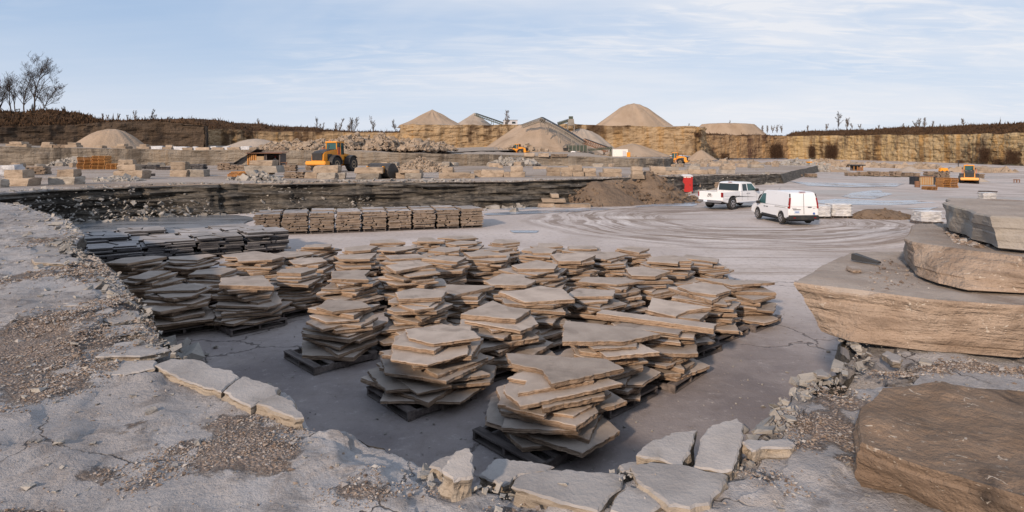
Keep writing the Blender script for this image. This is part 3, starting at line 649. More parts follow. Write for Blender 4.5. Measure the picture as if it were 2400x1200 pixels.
# ---------------------------------------------------------------- flagstones stacked on pallets in the pit
TM = [M['slab_top'], M['slab_side']]
def pallet_mesh(w=1.25, d=1.25, h=.14, mat=None):
    mb = MB()
    for i in range(5): mb.box((0, -d / 2 + .07 + i * (d - .14) / 4, h - .012), (w, .14 if i in (0, 4) else .10, .024))
    for i in range(3):
        mb.box((-w / 2 + .025 + i * (w - .05) / 2, 0, h / 2), (.045, d - .02, h - .048 - .002))
    for y in (-d / 2 + .06, 0, d / 2 - .06): mb.box((0, y, .012), (w, .11, .022))
    return mb.mesh('pallet', mat or M['oldwood'])
PALLET = pallet_mesh()
ROWS = [('first', [(1296, 870), (1020, 792), (828, 722)]), ('second', [(1425, 790), (1165, 740), (970, 703)]), ('third', [(1530, 760), (1270, 700), (1092, 676)]),
        ('fourth', [(1595, 708), (1375, 678), (1180, 658)]), ('fifth', [(1650, 686), (1440, 650), (1255, 628)]), ('sixth', [(1738, 662), (1505, 634), (1335, 612)])]
LEFT = [(432, 672), (578, 664), (692, 642), (812, 642), (960, 628)]
MID = [(375, 640), (498, 628), (640, 612), (724, 608), (832, 604), (925, 602), (1030, 606), (1130, 596), (1420, 600), (1560, 617), (1645, 602)]
BACK = [(342, 612), (455, 600), (575, 596), (680, 592), (745, 582), (845, 578), (940, 582), (1050, 581), (1180, 583), (1250, 584), (1482, 592), (1350, 577), (1300, 572), (1085, 571), (1170, 567), (1010, 562), (920, 566), (1062, 556)]
stacks = []
for rn, L in ROWS:
    for i, p in enumerate(L): stacks.append([p, .90, f'the {("right", "middle", "left")[i]} stack of the {rn} near row', None])
stacks[0][2] = 'the stack nearest the camera'; stacks[1][2] = 'the tapering stack left of the nearest one'; stacks[2][2] = 'the left stack with its bare pallet corner showing'
stacks[6][2] = 'the stack topped by one long narrow slab'; stacks[15][2] = 'the rightmost stack beside the open floor'
for i, p in enumerate(LEFT): stacks.append([p, .92, f'the left-rim stack {nth(i, 5)}', None])
for i, p in enumerate(MID): stacks.append([p, .86, f'the middle-row stack {nth(i, 11)}', None])
for i, p in enumerate(BACK): stacks.append([p, .80, None, None])
C0 = []
for s in stacks: q = at_z(s[0][0], s[0][1], s[1]); C0.append([q.x, q.y])
C0 = np.array(C0); C1 = C0.copy()
for it in range(60):
    d = C1[:, None] - C1[None]; L = np.hypot(d[..., 0], d[..., 1]) + np.eye(len(C1)) * 99
    mn = 1.46; push = np.where(L < mn, (mn - L) * .25, 0)[..., None] * d / L[..., None]
    C1 = C1 + push.sum(1) + (C0 - C1) * .05
rs = random.Random(11); order = sorted(range(len(stacks)), key=lambda i: C1[i][1]); made = 0; SV = []; SF4 = []
stuffmb = MB()
HAND = {6: [(-.98, .42), (.86, -.42), (1.0, -.12), (-.84, .68)], 0: [(-.70, .58), (-.62, .15), (-.22, -.12), (-.12, -.62), (.88, -.12), (.70, .25)], 3: [(-.52, .62), (-.66, -.52), (.30, -.42), (.95, .02), (.55, .34)], 1: [(-.56, .30), (-.42, -.18), (.02, -.52), (.72, -.24), (.60, .10), (.05, .56)],
        2: [(-.44, .50), (-.46, -.10), (-.05, -.46), (.58, -.14), (.30, .30)], 13: [(-.5, .48), (-.75, -.02), (.1, -.42), (.82, -.1), (.3, .3)], 15: [(-.85, .62), (-.30, -.30), (.78, -.05), (.6, .18), (.1, .25)]}
for si in order:
    (pp, H, desc, _) = stacks[si]; cx, cy = C1[si]; H = H * rs.uniform(.88, 1.10)
    if si < 6: H = .95
    nb = np.sort(np.hypot(*(C1 - C1[si]).T))[1]; Rb = min(.89, nb * .56) * rs.uniform(.93, 1.06)
    ang = R(45) + rs.uniform(-.12, .12)
    if si < 3: ang = R(-48) + rs.uniform(-.05, .05)
    near = desc is not None and made < 290
    if near and si < 30:
        po = link('pallet', PALLET, None, (cx - (.20 if si < 3 else 0), cy - (.12 if si < 3 else 0), .012), (0, 0, ang))
        tag(po, f'dark weathered wooden pallet carrying {desc}', 'pallet', 'wooden pallets under the loose flagstones')
    z = .155; items = []
    while z < H:
        t = rs.uniform(.055, .085) if rs.random() < .75 else rs.uniform(.042, .055); items.append((z, t)); z += t + .007
    n = len(items); drift = Vector((0, 0))
    for k, (z, t) in enumerate(items):
        f = k / max(1, n - 1); Rr = Rb * (1.08 - .30 * f ** 1.1) * rs.uniform(.84, 1.12)
        drift = drift * .7 + Vector((rs.uniform(-.045, .045), rs.uniform(-.045, .045)))
        last = k == n - 1
        poly = [(a * (1.0 if si != 6 else 1.0), b) for a, b in HAND[si]] if last and si in HAND else flag_poly(rs, Rr, rs.uniform(.95, 1.22))
        rz = 0 if last and si in HAND else rs.uniform(0, 6.28)
        tilt = (R(rs.uniform(-1.9, 1.9)), R(rs.uniform(-1.9, 1.9)))
        segl = .045 if cy < 11 else .07 if cy < 15 else .12
        if near:
            me = slab_mesh('flagstone', poly, t * (1.15 if last else 1.0), rs, TM, seg=segl, jag=.014 if cy < 12 else .018, under=.017, chip=.010, nz=4 if cy < 13 else 2)
            o = link('flagstone', me, None, (cx + drift.x, cy + drift.y, z + t / 2), (tilt[0], tilt[1], rz)); made += 1
            pos = 'topmost' if last else 'lowest' if k == 0 else f'{ORD[n - 1 - k]} from the top' if k >= n / 2 else f'{ORD[k]} from the bottom'
            tag(o, f'tan flagstone, {pos} in {desc}', 'flagstone', 'loose flagstones stacked on pallets')
        else:
            rg = slab_rings(poly, t, rs, seg=.16, jag=.02, under=.014, chip=.01, nz=2)
            Mx = Matrix.Translation((cx + drift.x, cy + drift.y, z + t / 2)) @ Matrix.Rotation(rz, 4, 'Z') @ Matrix.Rotation(tilt[0], 4, 'X')
            rg = [[tuple(Mx @ Vector(p)) for p in r] for r in rg]; stuffmb.rings(rg[:-1], 1, True, False); stuffmb.rings(rg[-2:], 0, False, True)
so = stuffmb.build('far_flagstones', TM); tag(so, 'many more loose tan flagstones stacked behind the near rows', 'flagstones', kind='stuff')
for i in range(3): pass

# ---------------------------------------------------------------- tight square stacks of split stone
def cut_poly(poly, rng, depth):
    """split a convex outline by random lines"""
    if depth == 0: return [poly]
    c = sum((Vector(p) for p in poly), Vector((0, 0))) / len(poly)
    xs = [p[0] for p in poly]; ys = [p[1] for p in poly]
    a = (0 if (max(ys) - min(ys)) > (max(xs) - min(xs)) else math.pi / 2) + rng.uniform(-.5, .5)
    nrm = Vector((-math.sin(a), math.cos(a))); off = rng.uniform(-.10, .10); A = []; B = []
    for i in range(len(poly)):
        p = Vector(poly[i]); q = Vector(poly[(i + 1) % len(poly)]); dp = (p - c).dot(nrm) - off; dq = (q - c).dot(nrm) - off
        (A if dp >= 0 else B).append(p)
        if dp * dq < 0: x = p.lerp(q, dp / (dp - dq)); A.append(x); B.append(x)
    r = []
    for g in (A, B):
        if len(g) >= 3: r += cut_poly([tuple(p) for p in g], rng, depth - 1)
    return r
def cube_stack_mesh(seed, w, d, h, t=.047, jit=.03, depth=2):
    rng = random.Random(seed); mb = MB(); z = .13
    while z < h:
        tt = t * rng.uniform(.75, 1.3); ww, dd = w + rng.uniform(-jit, jit), d + rng.uniform(-jit, jit)
        top = z + tt >= h
        for pc in cut_poly([(-ww / 2, -dd / 2), (ww / 2, -dd / 2), (ww / 2, dd / 2), (-ww / 2, dd / 2)], rng, depth + (1 if rng.random() < .4 else 0)):
            c = sum((Vector(p) for p in pc), Vector((0, 0))) / len(pc); o = Vector((rng.uniform(-jit, jit), rng.uniform(-jit, jit))); dz = rng.uniform(-.004, .012 if top else .004)
            sk = rng.uniform(.84, .985); q = [c + (Vector(p) - c) * sk + o for p in pc]
            ti = rng.uniform(-.012, .012) if top else 0
            mb.rings([[(p.x, p.y, z) for p in q], [(p.x, p.y, z + tt - .013 + dz + ti * (p.x - c.x)) for p in q]], 1, True, False)
            q2 = [c + o + (p - c - o) * .985 for p in q]
            b = len(mb.v); nq = len(q)
            mb.rings([[(p.x, p.y, z + tt - .013 + dz + ti * (p.x - c.x)) for p in q], [(p.x, p.y, z + tt - .009 + dz + ti * (p.x - c.x)) for p in q2]], 0, False, True)
        z += tt
    return mb
PM2 = pallet_mesh(1.08, 1.08, .12)
lightv = [cube_stack_mesh(60 + i, 1.14, 1.16, .95, .055, .05).mesh('stone_layers', [M['slate_top'], M['slate_side']]) for i in range(5)]
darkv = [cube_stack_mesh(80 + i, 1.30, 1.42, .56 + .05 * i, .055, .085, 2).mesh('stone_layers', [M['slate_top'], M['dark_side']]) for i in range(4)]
def stone_cube(x, y, rz, meshes, k, label, group, scale=1.0, base=True):
    e = empty('stone_stack', (x, y, .015 if scale > 0 else 0), rz, label, 'stone stack', group, scale)
    link('stone_layers', meshes[k % len(meshes)], e)
    if base: link('pallet', PM2, e)
    return e
a = on_floor(592, 553); b = on_floor(1135, 534); dv = Vector((b.x - a.x, b.y - a.y)); rz = math.atan2(dv.y, dv.x); u = dv.normalized(); nrm = Vector((-u.y, u.x)); per = dv.length / 9
for i in range(9):
    for r in range(2):
        p = Vector((a.x, a.y)) + u * (per * (i + .5) + (rs.uniform(-.02, .02))) + nrm * (.62 + 1.28 * r + (0 if i else .0))
        stone_cube(p.x, p.y, rz + rs.uniform(-.03, .03), lightv, i * 3 + r * 2 + rs.randrange(2), f'square thin-stone stack, {nth(i, 9)}, {("front", "rear")[r]} line of the long row', 'square stone stacks in the long row', per / 1.235)
a = on_floor(200, 634); b = on_floor(678, 592); dv = Vector((b.x - a.x, b.y - a.y)); rz = math.atan2(dv.y, dv.x); u = dv.normalized(); nrm = Vector((-u.y, u.x)); per = dv.length / 4
for i in range(4):
    for r in range(3):
        p = Vector((a.x, a.y)) + u * per * (i + .5) + nrm * (.72 + 1.5 * r) - u * .35 * r
        stone_cube(p.x, p.y, rz + rs.uniform(-.02, .02), darkv, i + r * 3, f'dark flat-topped stone stack, {nth(i, 4)}, {("front", "middle", "back")[r]} line under left rim', 'dark stone stacks under the left rim', per / 1.36, True)

# ---------------------------------------------------------------- the big sawn and split blocks on the right, boulder, rim stones
def big_block(name, label, outline, z0, z1, mats, seed, under=.06, slope=(0, 0), seg=.045, rough=.03, foot=None, cat='stone block', flare=None, rows=20, topn=.006, bottom=None):
    """massive block: outline as seen from above at its top; side rows bulge with the bedding, underside drawn in"""
    rng = random.Random(seed); pts = []; ptb = []; n = len(outline)
    for i in range(n):
        a = Vector(outline[i]); b = Vector(outline[(i + 1) % n]); L = (b - a).length; m = a + b
        if bottom: a2 = Vector(bottom[i]); b2 = Vector(bottom[(i + 1) % n])
        s = seg * max(1.0, (m.length / 2) / 5.5) ; k = max(1, int(L / s))
        for j in range(k):
            pts.append(a.lerp(b, j / k))
            if bottom: ptb.append(a2.lerp(b2, j / k))
    Q = np.array([tuple(p) for p in pts]); c = np.array([sum(p[0] for p in outline) / n, sum(p[1] for p in outline) / n])
    Qs = Q.copy(); ker = np.ones(5) / 5
    for q in (0, 1): Qs[:, q] = np.convolve(np.concatenate([Q[-2:, q], Q[:, q], Q[:2, q]]), ker, 'valid')
    t = np.roll(Qs, -1, 0) - np.roll(Qs, 1, 0); t /= np.linalg.norm(t, axis=1)[:, None] + 1e-9
    nr = np.stack([t[:, 1], -t[:, 0]], -1); sg = 1 if ((Qs - c) * nr).sum() > 0 else -1; nr *= sg
    P = []; H = z1 - z0; Qt = Q; Qb = np.array([tuple(p) for p in ptb]) if bottom else None
    zz = lambda q, z: z + slope[0] * (q[:, 0] - c[0]) + slope[1] * (q[:, 1] - c[1])
    for r in range(rows):
        f = r / (rows - 1); z = z0 + H * f
        if bottom: Qs = Qb + (Qt - Qb) * f
        p3 = np.stack([Qs[:, 0], Qs[:, 1], np.full(len(Qs), z)], -1)
        o = fbm(p3 * np.array([1.6, 1.6, 3.0]), 4, seed) * rough * 3.2 + (vn(np.stack([Qs[:, 0] * .7, Qs[:, 1] * .7, np.full(len(Qs), math.floor(z / .055) * 3.1)], -1), seed + 4) - .5) * rough * 1.1 + fbm(p3 * np.array([7, 7, 14]), 4, seed + 7) * rough * .8
        o = o - under * (1 - f) ** 2 * 1.5 + (0 if bottom else .02 * math.sin(math.pi * f)) - (.012 if r == rows - 1 else 0) - (.05 if r == 0 else 0)
        o = o - np.abs(fbm(p3 * np.array([1.1, 1.1, 1.7]), 3, seed + 13)) * rough * 5.0 + rough * .5 - np.abs(fbm(p3 * np.array([3.1, 3.1, 5.0]), 3, seed + 15)) * rough * 2.2
        if flare is not None: o = o + flare(Qs, f)
        q = Qs + nr * o[:, None]
        zb = (1 - f) * (z) + f * zz(q, z) + fbm(np.stack([Qs[:, 0] * .9, Qs[:, 1] * .9, 0 * Qs[:, 0]], -1), 3, seed + 21) * (.05 if r == 0 else 0) * min(1, H * 2) - np.clip(fbm(np.stack([Qs[:, 0] * 2.3, Qs[:, 1] * 2.3, 0 * Qs[:, 0]], -1), 4, seed + 23) - .06, 0, 1) * (.45 if r >= rows - 2 else .2 if r == rows - 3 else 0) * H
        P.append(np.stack([q[:, 0], q[:, 1], zb], -1))
    rim = P[-1]
    for s in (.985, .96, .93, .89, .84, .78, .71, .63, .54, .44, .33, .21, .1, .0):
        q = c + (rim[:, :2] - c) * s
        hh = fbm(np.stack([q[:, 0] * 1.5, q[:, 1] * 1.5, 0 * q[:, 0]], -1), 4, seed + 9) * topn * 6 + fbm(np.stack([q[:, 0] * 7, q[:, 1] * 7, 0 * q[:, 0]], -1), 3, seed + 10) * topn * 2
        P.append(np.stack([q[:, 0], q[:, 1], zz(q, z1) + hh * sst(0, .06, 1 - s)], -1))
    P = np.stack(P, 1); mi = np.zeros((len(Qs), P.shape[1] - 1), int); mi[:, rows - 1:] = 1
    mi[:, :rows - 1] = 0
    o = grid_obj(name, P if sg > 0 else P[::-1], mats, mi, smooth=False, close=True)
    return tag(o, label, cat)
BS = [M['big_side'], M['big_top']]
big_block('stone_block', 'huge tan layered block at the bottom of the three on the right', [(2.71, 5.77), (3.24, 5.34), (3.54, 5.08), (4.19, 4.87), (7, 6.0), (6.8, 7.8), (4.27, 7.58), (3.42, 6.62)], 2.11, 2.58, BS, 3, .0, rough=.022, rows=26, seg=.03,
          bottom=[(2.96, 5.68), (3.05, 5.40), (3.54, 5.10), (4.21, 4.93), (7, 6.1), (6.8, 7.7), (4.4, 7.4), (3.6, 6.5)])
big_block('stone_block', 'tan rough block with white flecks in the middle of the right pile', [(4.17, 6.34), (4.09, 6.10), (4.15, 5.87), (4.25, 5.60), (4.42, 5.13), (6.6, 5.9), (6.4, 7.8), (5.23, 7.75), (4.53, 6.84)], 2.60, 2.92, BS, 5, .0, rough=.026, rows=22, seg=.03,
          bottom=[(4.2, 6.34), (4.0, 5.88), (3.95, 5.52), (4.0, 5.28), (4.43, 5.14), (6.6, 5.95), (6.4, 7.7), (5.1, 7.6), (4.55, 6.9)])
big_block('stone_block', 'smooth grey split block lying on top of the right pile', [(4.94, 6.84), (4.82, 6.53), (4.46, 5.76), (4.37, 5.48), (4.57, 5.31), (6.4, 6.0), (6.3, 7.6), (5.66, 7.76)], 2.945, 3.25, [M['grey_face'], M['big_top']], 8, .0, rough=.020, rows=22, seg=.03,
          bottom=[(5.12, 7.05), (4.95, 6.75), (4.66, 6.05), (4.43, 5.45), (4.58, 5.30), (6.4, 6.05), (6.3, 7.5), (5.75, 7.7)], flare=lambda q, f: -.045 * np.abs(np.sin(q[:, 0] * 3.0 + q[:, 1] * 3.4 + f * 1.5)) + .02)
big_block('boulder', 'dark stained brown boulder in the bottom right corner', [(1.725, 2.98), (1.80, 2.78), (1.88, 2.68), (2.12, 2.47), (3.2, 1.85), (4.6, 2.4), (4.4, 3.6), (3.09, 3.63), (2.65, 3.78), (2.26, 3.72), (1.97, 3.40)], 2.04, 2.37, [M['boulder'], M['boulder']], 12, .0, seg=.02, rough=.024, cat='boulder', topn=.022, rows=22,
          bottom=[(1.79, 3.07), (2.0, 3.0), (2.06, 2.84), (2.16, 2.60), (3.2, 1.9), (4.6, 2.4), (4.4, 3.6), (3.09, 3.6), (2.65, 3.74), (2.28, 3.68), (2.0, 3.38)])
def traced(name, label, px, z, t, seed, tilt=(0, 0), mats=None, cat='stone', group=None, seg=.03, jag=.008, under=.018, pz=None):
    rng = random.Random(seed); w = [at_z(x, y, z) for x, y in px]; c = sum(w, Vector((0, 0, 0))) / len(w)
    poly = [(p.x - c.x, p.y - c.y) for p in w]
    A = sum(poly[i][0] * poly[(i + 1) % len(poly)][1] - poly[(i + 1) % len(poly)][0] * poly[i][1] for i in range(len(poly)))
    if A < 0: poly = poly[::-1]
    me = slab_mesh(name, poly, t, rng, mats or [M['ledge_piece'], M['ledge_edge']], seg=seg, jag=jag, under=under, chip=.012, nz=4)
    o = link(name, me, None, (c.x, c.y, z - t / 2), (tilt[0], tilt[1], 0)); return tag(o, label, cat, group)
RG = 'broken stones along the pit rim'
traced('rim_stone', 'long pale slab cracked loose from the left rim, farthest of three', [(362, 856), (400, 842), (470, 845), (500, 862), (545, 868), (562, 882), (520, 915), (490, 908), (430, 890), (395, 872)], 2.115, .10, 1, (.02, .0), group=RG)
traced('rim_stone', 'pale slab cracked loose from the left rim, middle of three', [(568, 884), (610, 893), (655, 908), (650, 922), (610, 938), (588, 950), (550, 934), (524, 917)], 2.115, .11, 2, (.03, .01), group=RG)
traced('rim_stone', 'pale pointed slab cracked loose from the left rim, nearest of three', [(648, 926), (685, 938), (700, 962), (712, 976), (692, 978), (650, 962), (600, 946)], 2.115, .10, 4, (.03, .01), group=RG)
traced('rim_stone', 'pale wedge stone left of the split in the front rim', [(1488, 1062), (1520, 1035), (1570, 1016), (1632, 1010), (1622, 1035), (1606, 1062), (1590, 1084), (1555, 1072)], 2.16, .22, 5, (.10, .04), group=RG, seg=.025)
traced('rim_stone', 'pale upright-edged stone right of the split in the front rim', [(1640, 1030), (1668, 1000), (1728, 988), (1742, 998), (1738, 1035), (1716, 1086), (1690, 1090), (1626, 1078)], 2.18, .24, 6, (.10, -.03), group=RG, seg=.025)
traced('rim_stone', 'broad flat pale stone below the split in the front rim', [(1475, 1092), (1520, 1082), (1600, 1088), (1705, 1112), (1692, 1140), (1662, 1178), (1618, 1188), (1568, 1182), (1530, 1152), (1496, 1130)], 2.15, .14, 7, (.02, 0), group=RG)
traced('rim_stone', 'wide flat pale stone left of centre at the bottom edge', [(1197, 1140), (1217, 1114), (1300, 1100), (1380, 1104), (1467, 1110), (1455, 1142), (1402, 1194), (1300, 1172), (1240, 1152)], 2.13, .13, 8, (.02, .01), group=RG)
traced('rim_stone', 'cracked pale stone at the bottom edge between two flat ones', [(1445, 1160), (1470, 1138), (1500, 1140), (1532, 1160), (1552, 1182), (1520, 1205), (1470, 1215), (1430, 1195)], 2.125, .12, 9, group=RG)
traced('rim_stone', 'pointed pale stone standing on the front rim', [(1034, 1090), (1066, 1060), (1098, 1055), (1110, 1085), (1108, 1098), (1062, 1108)], 2.22, .16, 10, (.30, .1), group=RG, seg=.02)
traced('rim_stone', 'grey thin stone leaning behind the pointed rim stone', [(1005, 1090), (1030, 1072), (1072, 1062), (1060, 1085), (1035, 1100)], 2.14, .07, 11, (.1, .0), group=RG, seg=.02)
traced('rim_stone', 'long narrow tan stone bar lying on gravel at the right rim', [(1734, 1034), (1760, 1030), (1850, 1028), (1866, 1040), (1858, 1048), (1800, 1048), (1762, 1056)], 2.17, .07, 12, group=RG, seg=.02)
traced('rim_stone', 'low flat stone wedged under the pale wedge stone', [(1450, 1090), (1480, 1082), (1560, 1080), (1550, 1092), (1500, 1096), (1460, 1104)], 2.10, .12, 13, group=RG, seg=.02)
traced('rim_stone', 'broken grey stone shelf at the bottom centre rim', [(1120, 1112), (1160, 1075), (1230, 1078), (1300, 1092), (1280, 1104), (1215, 1112), (1180, 1135)], 2.06, .12, 14, (.03, 0), group=RG, seg=.02)
traced('stone_chip', 'small tan stone chunk lying in front of the huge bottom block', [(2066, 828), (2080, 822), (2112, 832), (2110, 848), (2092, 845)], 2.165, .06, 15, cat='stone', seg=.02)
traced('stone_chip', 'small tan flat stone perched on the right rim corner', [(1910, 868), (1925, 862), (1945, 874), (1940, 882), (1915, 880)], 2.15, .03, 16, cat='stone', seg=.02)
traced('stone_chip', 'tan flake lying on top of the huge bottom block', [(1984, 622), (1996, 630), (2018, 630), (2020, 634), (1998, 634), (1985, 628)], 2.615, .03, 17, cat='stone', seg=.03, mats=[M['big_side'], M['big_side']])
wm = MB(); wm.rings([[(-.15, -.035, 0), (.15, -.055, 0), (.15, .055, 0), (-.15, .035, 0)], [(-.15, -.03, .02), (.15, -.05, .075), (.15, .05, .075), (-.15, .03, .02)]], 0); q = at_z(2031, 613, 2.60)
tag(wm.build('wedge', [M['steel']], None, (q.x, q.y, 2.60), (0, 0, R(118)), bevel=.006), 'dark metal wedge lying on the huge bottom block', 'wedge')

# ---------------------------------------------------------------- loose gravel, crumbs and shards (nobody could count these)
def octa_bulk(name, pos, size, rng, mats, flat=.6, tone=None, kind=True, label=None, cat=None):
    n = len(pos); base = np.array([(1, 0, 0), (0, 1, 0), (-1, 0, 0), (0, -1, 0), (0, 0, 1), (0, 0, -1)], float)
    fc = np.array([(0, 1, 4), (1, 2, 4), (2, 3, 4), (3, 0, 4), (1, 0, 5), (2, 1, 5), (3, 2, 5), (0, 3, 5)])
    v = base[None] * rng.uniform(.55, 1.2, (n, 6, 3)) + rng.uniform(-.3, .3, (n, 6, 3)); v[..., 2] *= flat
    a = rng.uniform(0, 6.28, n); ca, sa = np.cos(a)[:, None], np.sin(a)[:, None]; x = v[..., 0] * ca - v[..., 1] * sa; y = v[..., 0] * sa + v[..., 1] * ca
    b = rng.uniform(-.6, .6, n); cb, sb = np.cos(b)[:, None], np.sin(b)[:, None]; z = v[..., 2] * cb + x * sb; x = x * cb - v[..., 2] * sb
    V = np.stack([x, y, z], -1) * size[:, None, None] + pos[:, None]
    Fq = (fc[None] + (np.arange(n) * 6)[:, None, None]).reshape(-1, 3)
    t = np.repeat(rng.random(n) if tone is None else tone, 6)
    o = bulk_obj(name, V.reshape(-1, 3), Fq, mats, None, {'tone': t}); return tag(o, label, cat, kind='stuff' if kind else None)
def cube_bulk(name, pos, size, rng, mats, flat=(.5, 1.0), long=(.7, 1.3), label=None, cat=None, kind='stuff', tiltr=.5):
    """angular broken rock: jittered boxes with random turn"""
    n = len(pos); base = np.array([(-1, -1, -1), (1, -1, -1), (1, 1, -1), (-1, 1, -1), (-1, -1, 1), (1, -1, 1), (1, 1, 1), (-1, 1, 1)], float) * .5
    fc = np.array([(3, 2, 1, 0), (4, 5, 6, 7), (0, 1, 5, 4), (1, 2, 6, 5), (2, 3, 7, 6), (3, 0, 4, 7)])
    v = base[None] + rng.uniform(-.20, .20, (n, 8, 3)); v *= np.stack([rng.uniform(*long, n), rng.uniform(*long, n), rng.uniform(*flat, n)], -1)[:, None]
    a = rng.uniform(0, 6.28, n); b = rng.normal(0, tiltr, n); c = rng.normal(0, tiltr, n)
    def rot(v, i, j, an):
        ca, sa = np.cos(an)[:, None], np.sin(an)[:, None]; p, q = v[..., i] * ca - v[..., j] * sa, v[..., i] * sa + v[..., j] * ca; v = v.copy(); v[..., i] = p; v[..., j] = q; return v
    v = rot(rot(rot(v, 1, 2, b), 0, 2, c), 0, 1, a)
    V = v * size[:, None, None] + pos[:, None]; Fq = (fc[None] + (np.arange(n) * 8)[:, None, None]).reshape(-1, 4)
    o = bulk_obj(name, V.reshape(-1, 3), Fq, mats); return tag(o, label, cat, kind=kind)
rg = np.random.default_rng(5); gp = []
for (x, y, rx, ry, w) in GRAV:
    ar = rx * ry * 3.14; n = int(min(12000, ar * 6800 / max(1, (y / 4.2) ** 1.6)))
    r = np.sqrt(rg.random(n)) * 1.35; th = rg.uniform(0, 6.28, n); q = np.stack([x + rx * r * np.cos(th), y + ry * r * np.sin(th)], -1)
    nn = fbm(np.stack([q[:, 0] * 4, q[:, 1] * 4, 0 * r], -1), 4, 3) + fbm(np.stack([q[:, 0] * 1.5, q[:, 1] * 1.5, 0 * r], -1), 3, 13) * 1.1; q = q[(w - .62 * r + nn * 1.7 + rg.normal(0, .10, n)) > .60]; gp.append(q)
n = 2600; yy = rg.uniform(2.6, 9, n); gp.append(np.stack([rg.uniform(-.95, .95, n) * yy, yy], -1))
q = np.concatenate(gp)
from mathutils.geometry import interpolate_bezier
ang_e = np.arctan2(RIM[:, 1] - CEN[1], RIM[:, 0] - CEN[0]); srt = np.argsort(ang_e); rl_e = np.hypot(RIM[:, 0] - CEN[0], RIM[:, 1] - CEN[1])
def on_ledge(q, m=.03):
    a = np.arctan2(q[:, 1] - CEN[1], q[:, 0] - CEN[0]); return np.hypot(q[:, 0] - CEN[0], q[:, 1] - CEN[1]) > np.interp(a, ang_e[srt], rl_e[srt]) + m
q = q[on_ledge(q)]; sz = rg.lognormal(-5.08, .45, len(q)) * np.clip((q[:, 1] / 4.2), .85, 2.2); sz = np.clip(sz, .003, .03)
octa_bulk('gravel', np.stack([q[:, 0], q[:, 1], ztop(q[:, 0], q[:, 1]) + sz * .25], -1), sz, rg, [M['pebble']], label='loose brown gravel scattered over the near rock ledge', cat='gravel')
# chips on the ledge
n = 2400; yy = rg.uniform(2.7, 16, n); q = np.stack([rg.uniform(-1.0, .95, n) * yy, yy], -1); q = q[on_ledge(q, .05)]; sz = np.clip(rg.lognormal(-4.3, .6, len(q)) * np.clip(q[:, 1] / 4.5, .7, 2.2), .008, .10)
cube_bulk('stone_chips', np.stack([q[:, 0], q[:, 1], ztop(q[:, 0], q[:, 1]) + sz * .15], -1), sz, rg, [M['grey_rubble']], (.25, .6), label='small grey stone chips lying on the near rock ledge', cat='stone chips', tiltr=.25)
nb_ = 900; yb_ = rg.uniform(5.7, 7.3, nb_); xx = 4.45 + np.maximum(0, yb_ - 6) * .62 + rg.random(nb_) ** 1.5 * 1.5; sb_ = np.clip(rg.lognormal(-4.2, .5, nb_), .008, .05)
octa_bulk('grit', np.stack([xx, yb_, np.full(nb_, 2.925)], -1), sb_, rg, [M['pebble']], label='brown grit lying on the middle block beside the grey one', cat='grit')
yb_ = rg.uniform(5.45, 7.0, 260); xx = 3.25 + np.maximum(0, yb_ - 5.6) * .72 + rg.random(260) * 1.3; octa_bulk('grit', np.stack([xx, yb_, np.full(260, 2.585)], -1), np.clip(rg.lognormal(-4.5, .5, 260), .006, .035), rg, [M['pebble']], label='few crumbs lying on the huge bottom block', cat='grit')
# crumbled shards along the rim of the pit and spilled down its face
P = []; SZ = []
dep = np.hypot(RIM[:, 0], RIM[:, 1])
def spill(i0, n, out, inn, s0, top=True):
    for k in range(n):
        i = i0[rg.integers(len(i0))]; p = RIM[i]; rd = (p - CEN) / np.linalg.norm(p - CEN); d = rg.uniform(-inn, out)
        w = p + rd * d; z = float(ztop(np.array([w[0]]), np.array([w[1]]))[0]) if d > 0 else LZ * max(0.0, 1 + d / inn) * rg.uniform(.2, 1.0)
        s = s0 * rg.lognormal(-.3, .5); P.append((w[0], w[1], z + s * .15)); SZ.append(min(s, s0 * 3))
ix = np.arange(len(RIM))
nl = ix[(RIM[:, 0] < -2.6) & (RIM[:, 1] < 14) & (RIM[:, 1] > 4.5)]; spill(nl, 800, .30, .30, .034)
spill(ix[(RIM[:, 0] < -8) & (RIM[:, 1] < 27)], 500, .5, .6, .06)
spill(ix[(RIM[:, 0] < -20) & (RIM[:, 1] > 24) & (RIM[:, 1] < 39)], 1300, .5, 2.2, .10)
spill(ix[(RIM[:, 0] > -17) & (RIM[:, 0] < -10) & (RIM[:, 1] > 38)], 900, 2.2, .9, .11)
spill(ix[(RIM[:, 0] > -9) & (RIM[:, 0] < -3) & (RIM[:, 1] > 38)], 420, 2.0, .2, .11)
spill(ix[(RIM[:, 0] > -22) & (RIM[:, 0] < 5) & (RIM[:, 1] > 36)], 380, .8, .3, .12)
spill(ix[(RIM[:, 0] > 5) & (RIM[:, 1] > 45)], 450, .6, .6, .13)
spill(ix[(RIM[:, 0] > 1.5) & (RIM[:, 1] < 5.7)], 260, .22, .10, .032)
spill(ix[(RIM[:, 0] > -.5) & (RIM[:, 0] < .7) & (RIM[:, 1] < 3.5)], 260, .12, .25, .028)
cube_bulk('rim_rubble', np.array(P), np.array(SZ), rg, [M['grey_rubble']], (.12, .4), (.6, 1.6), label='broken grey shards spilling along the pit rim', cat='rubble', tiltr=.5)
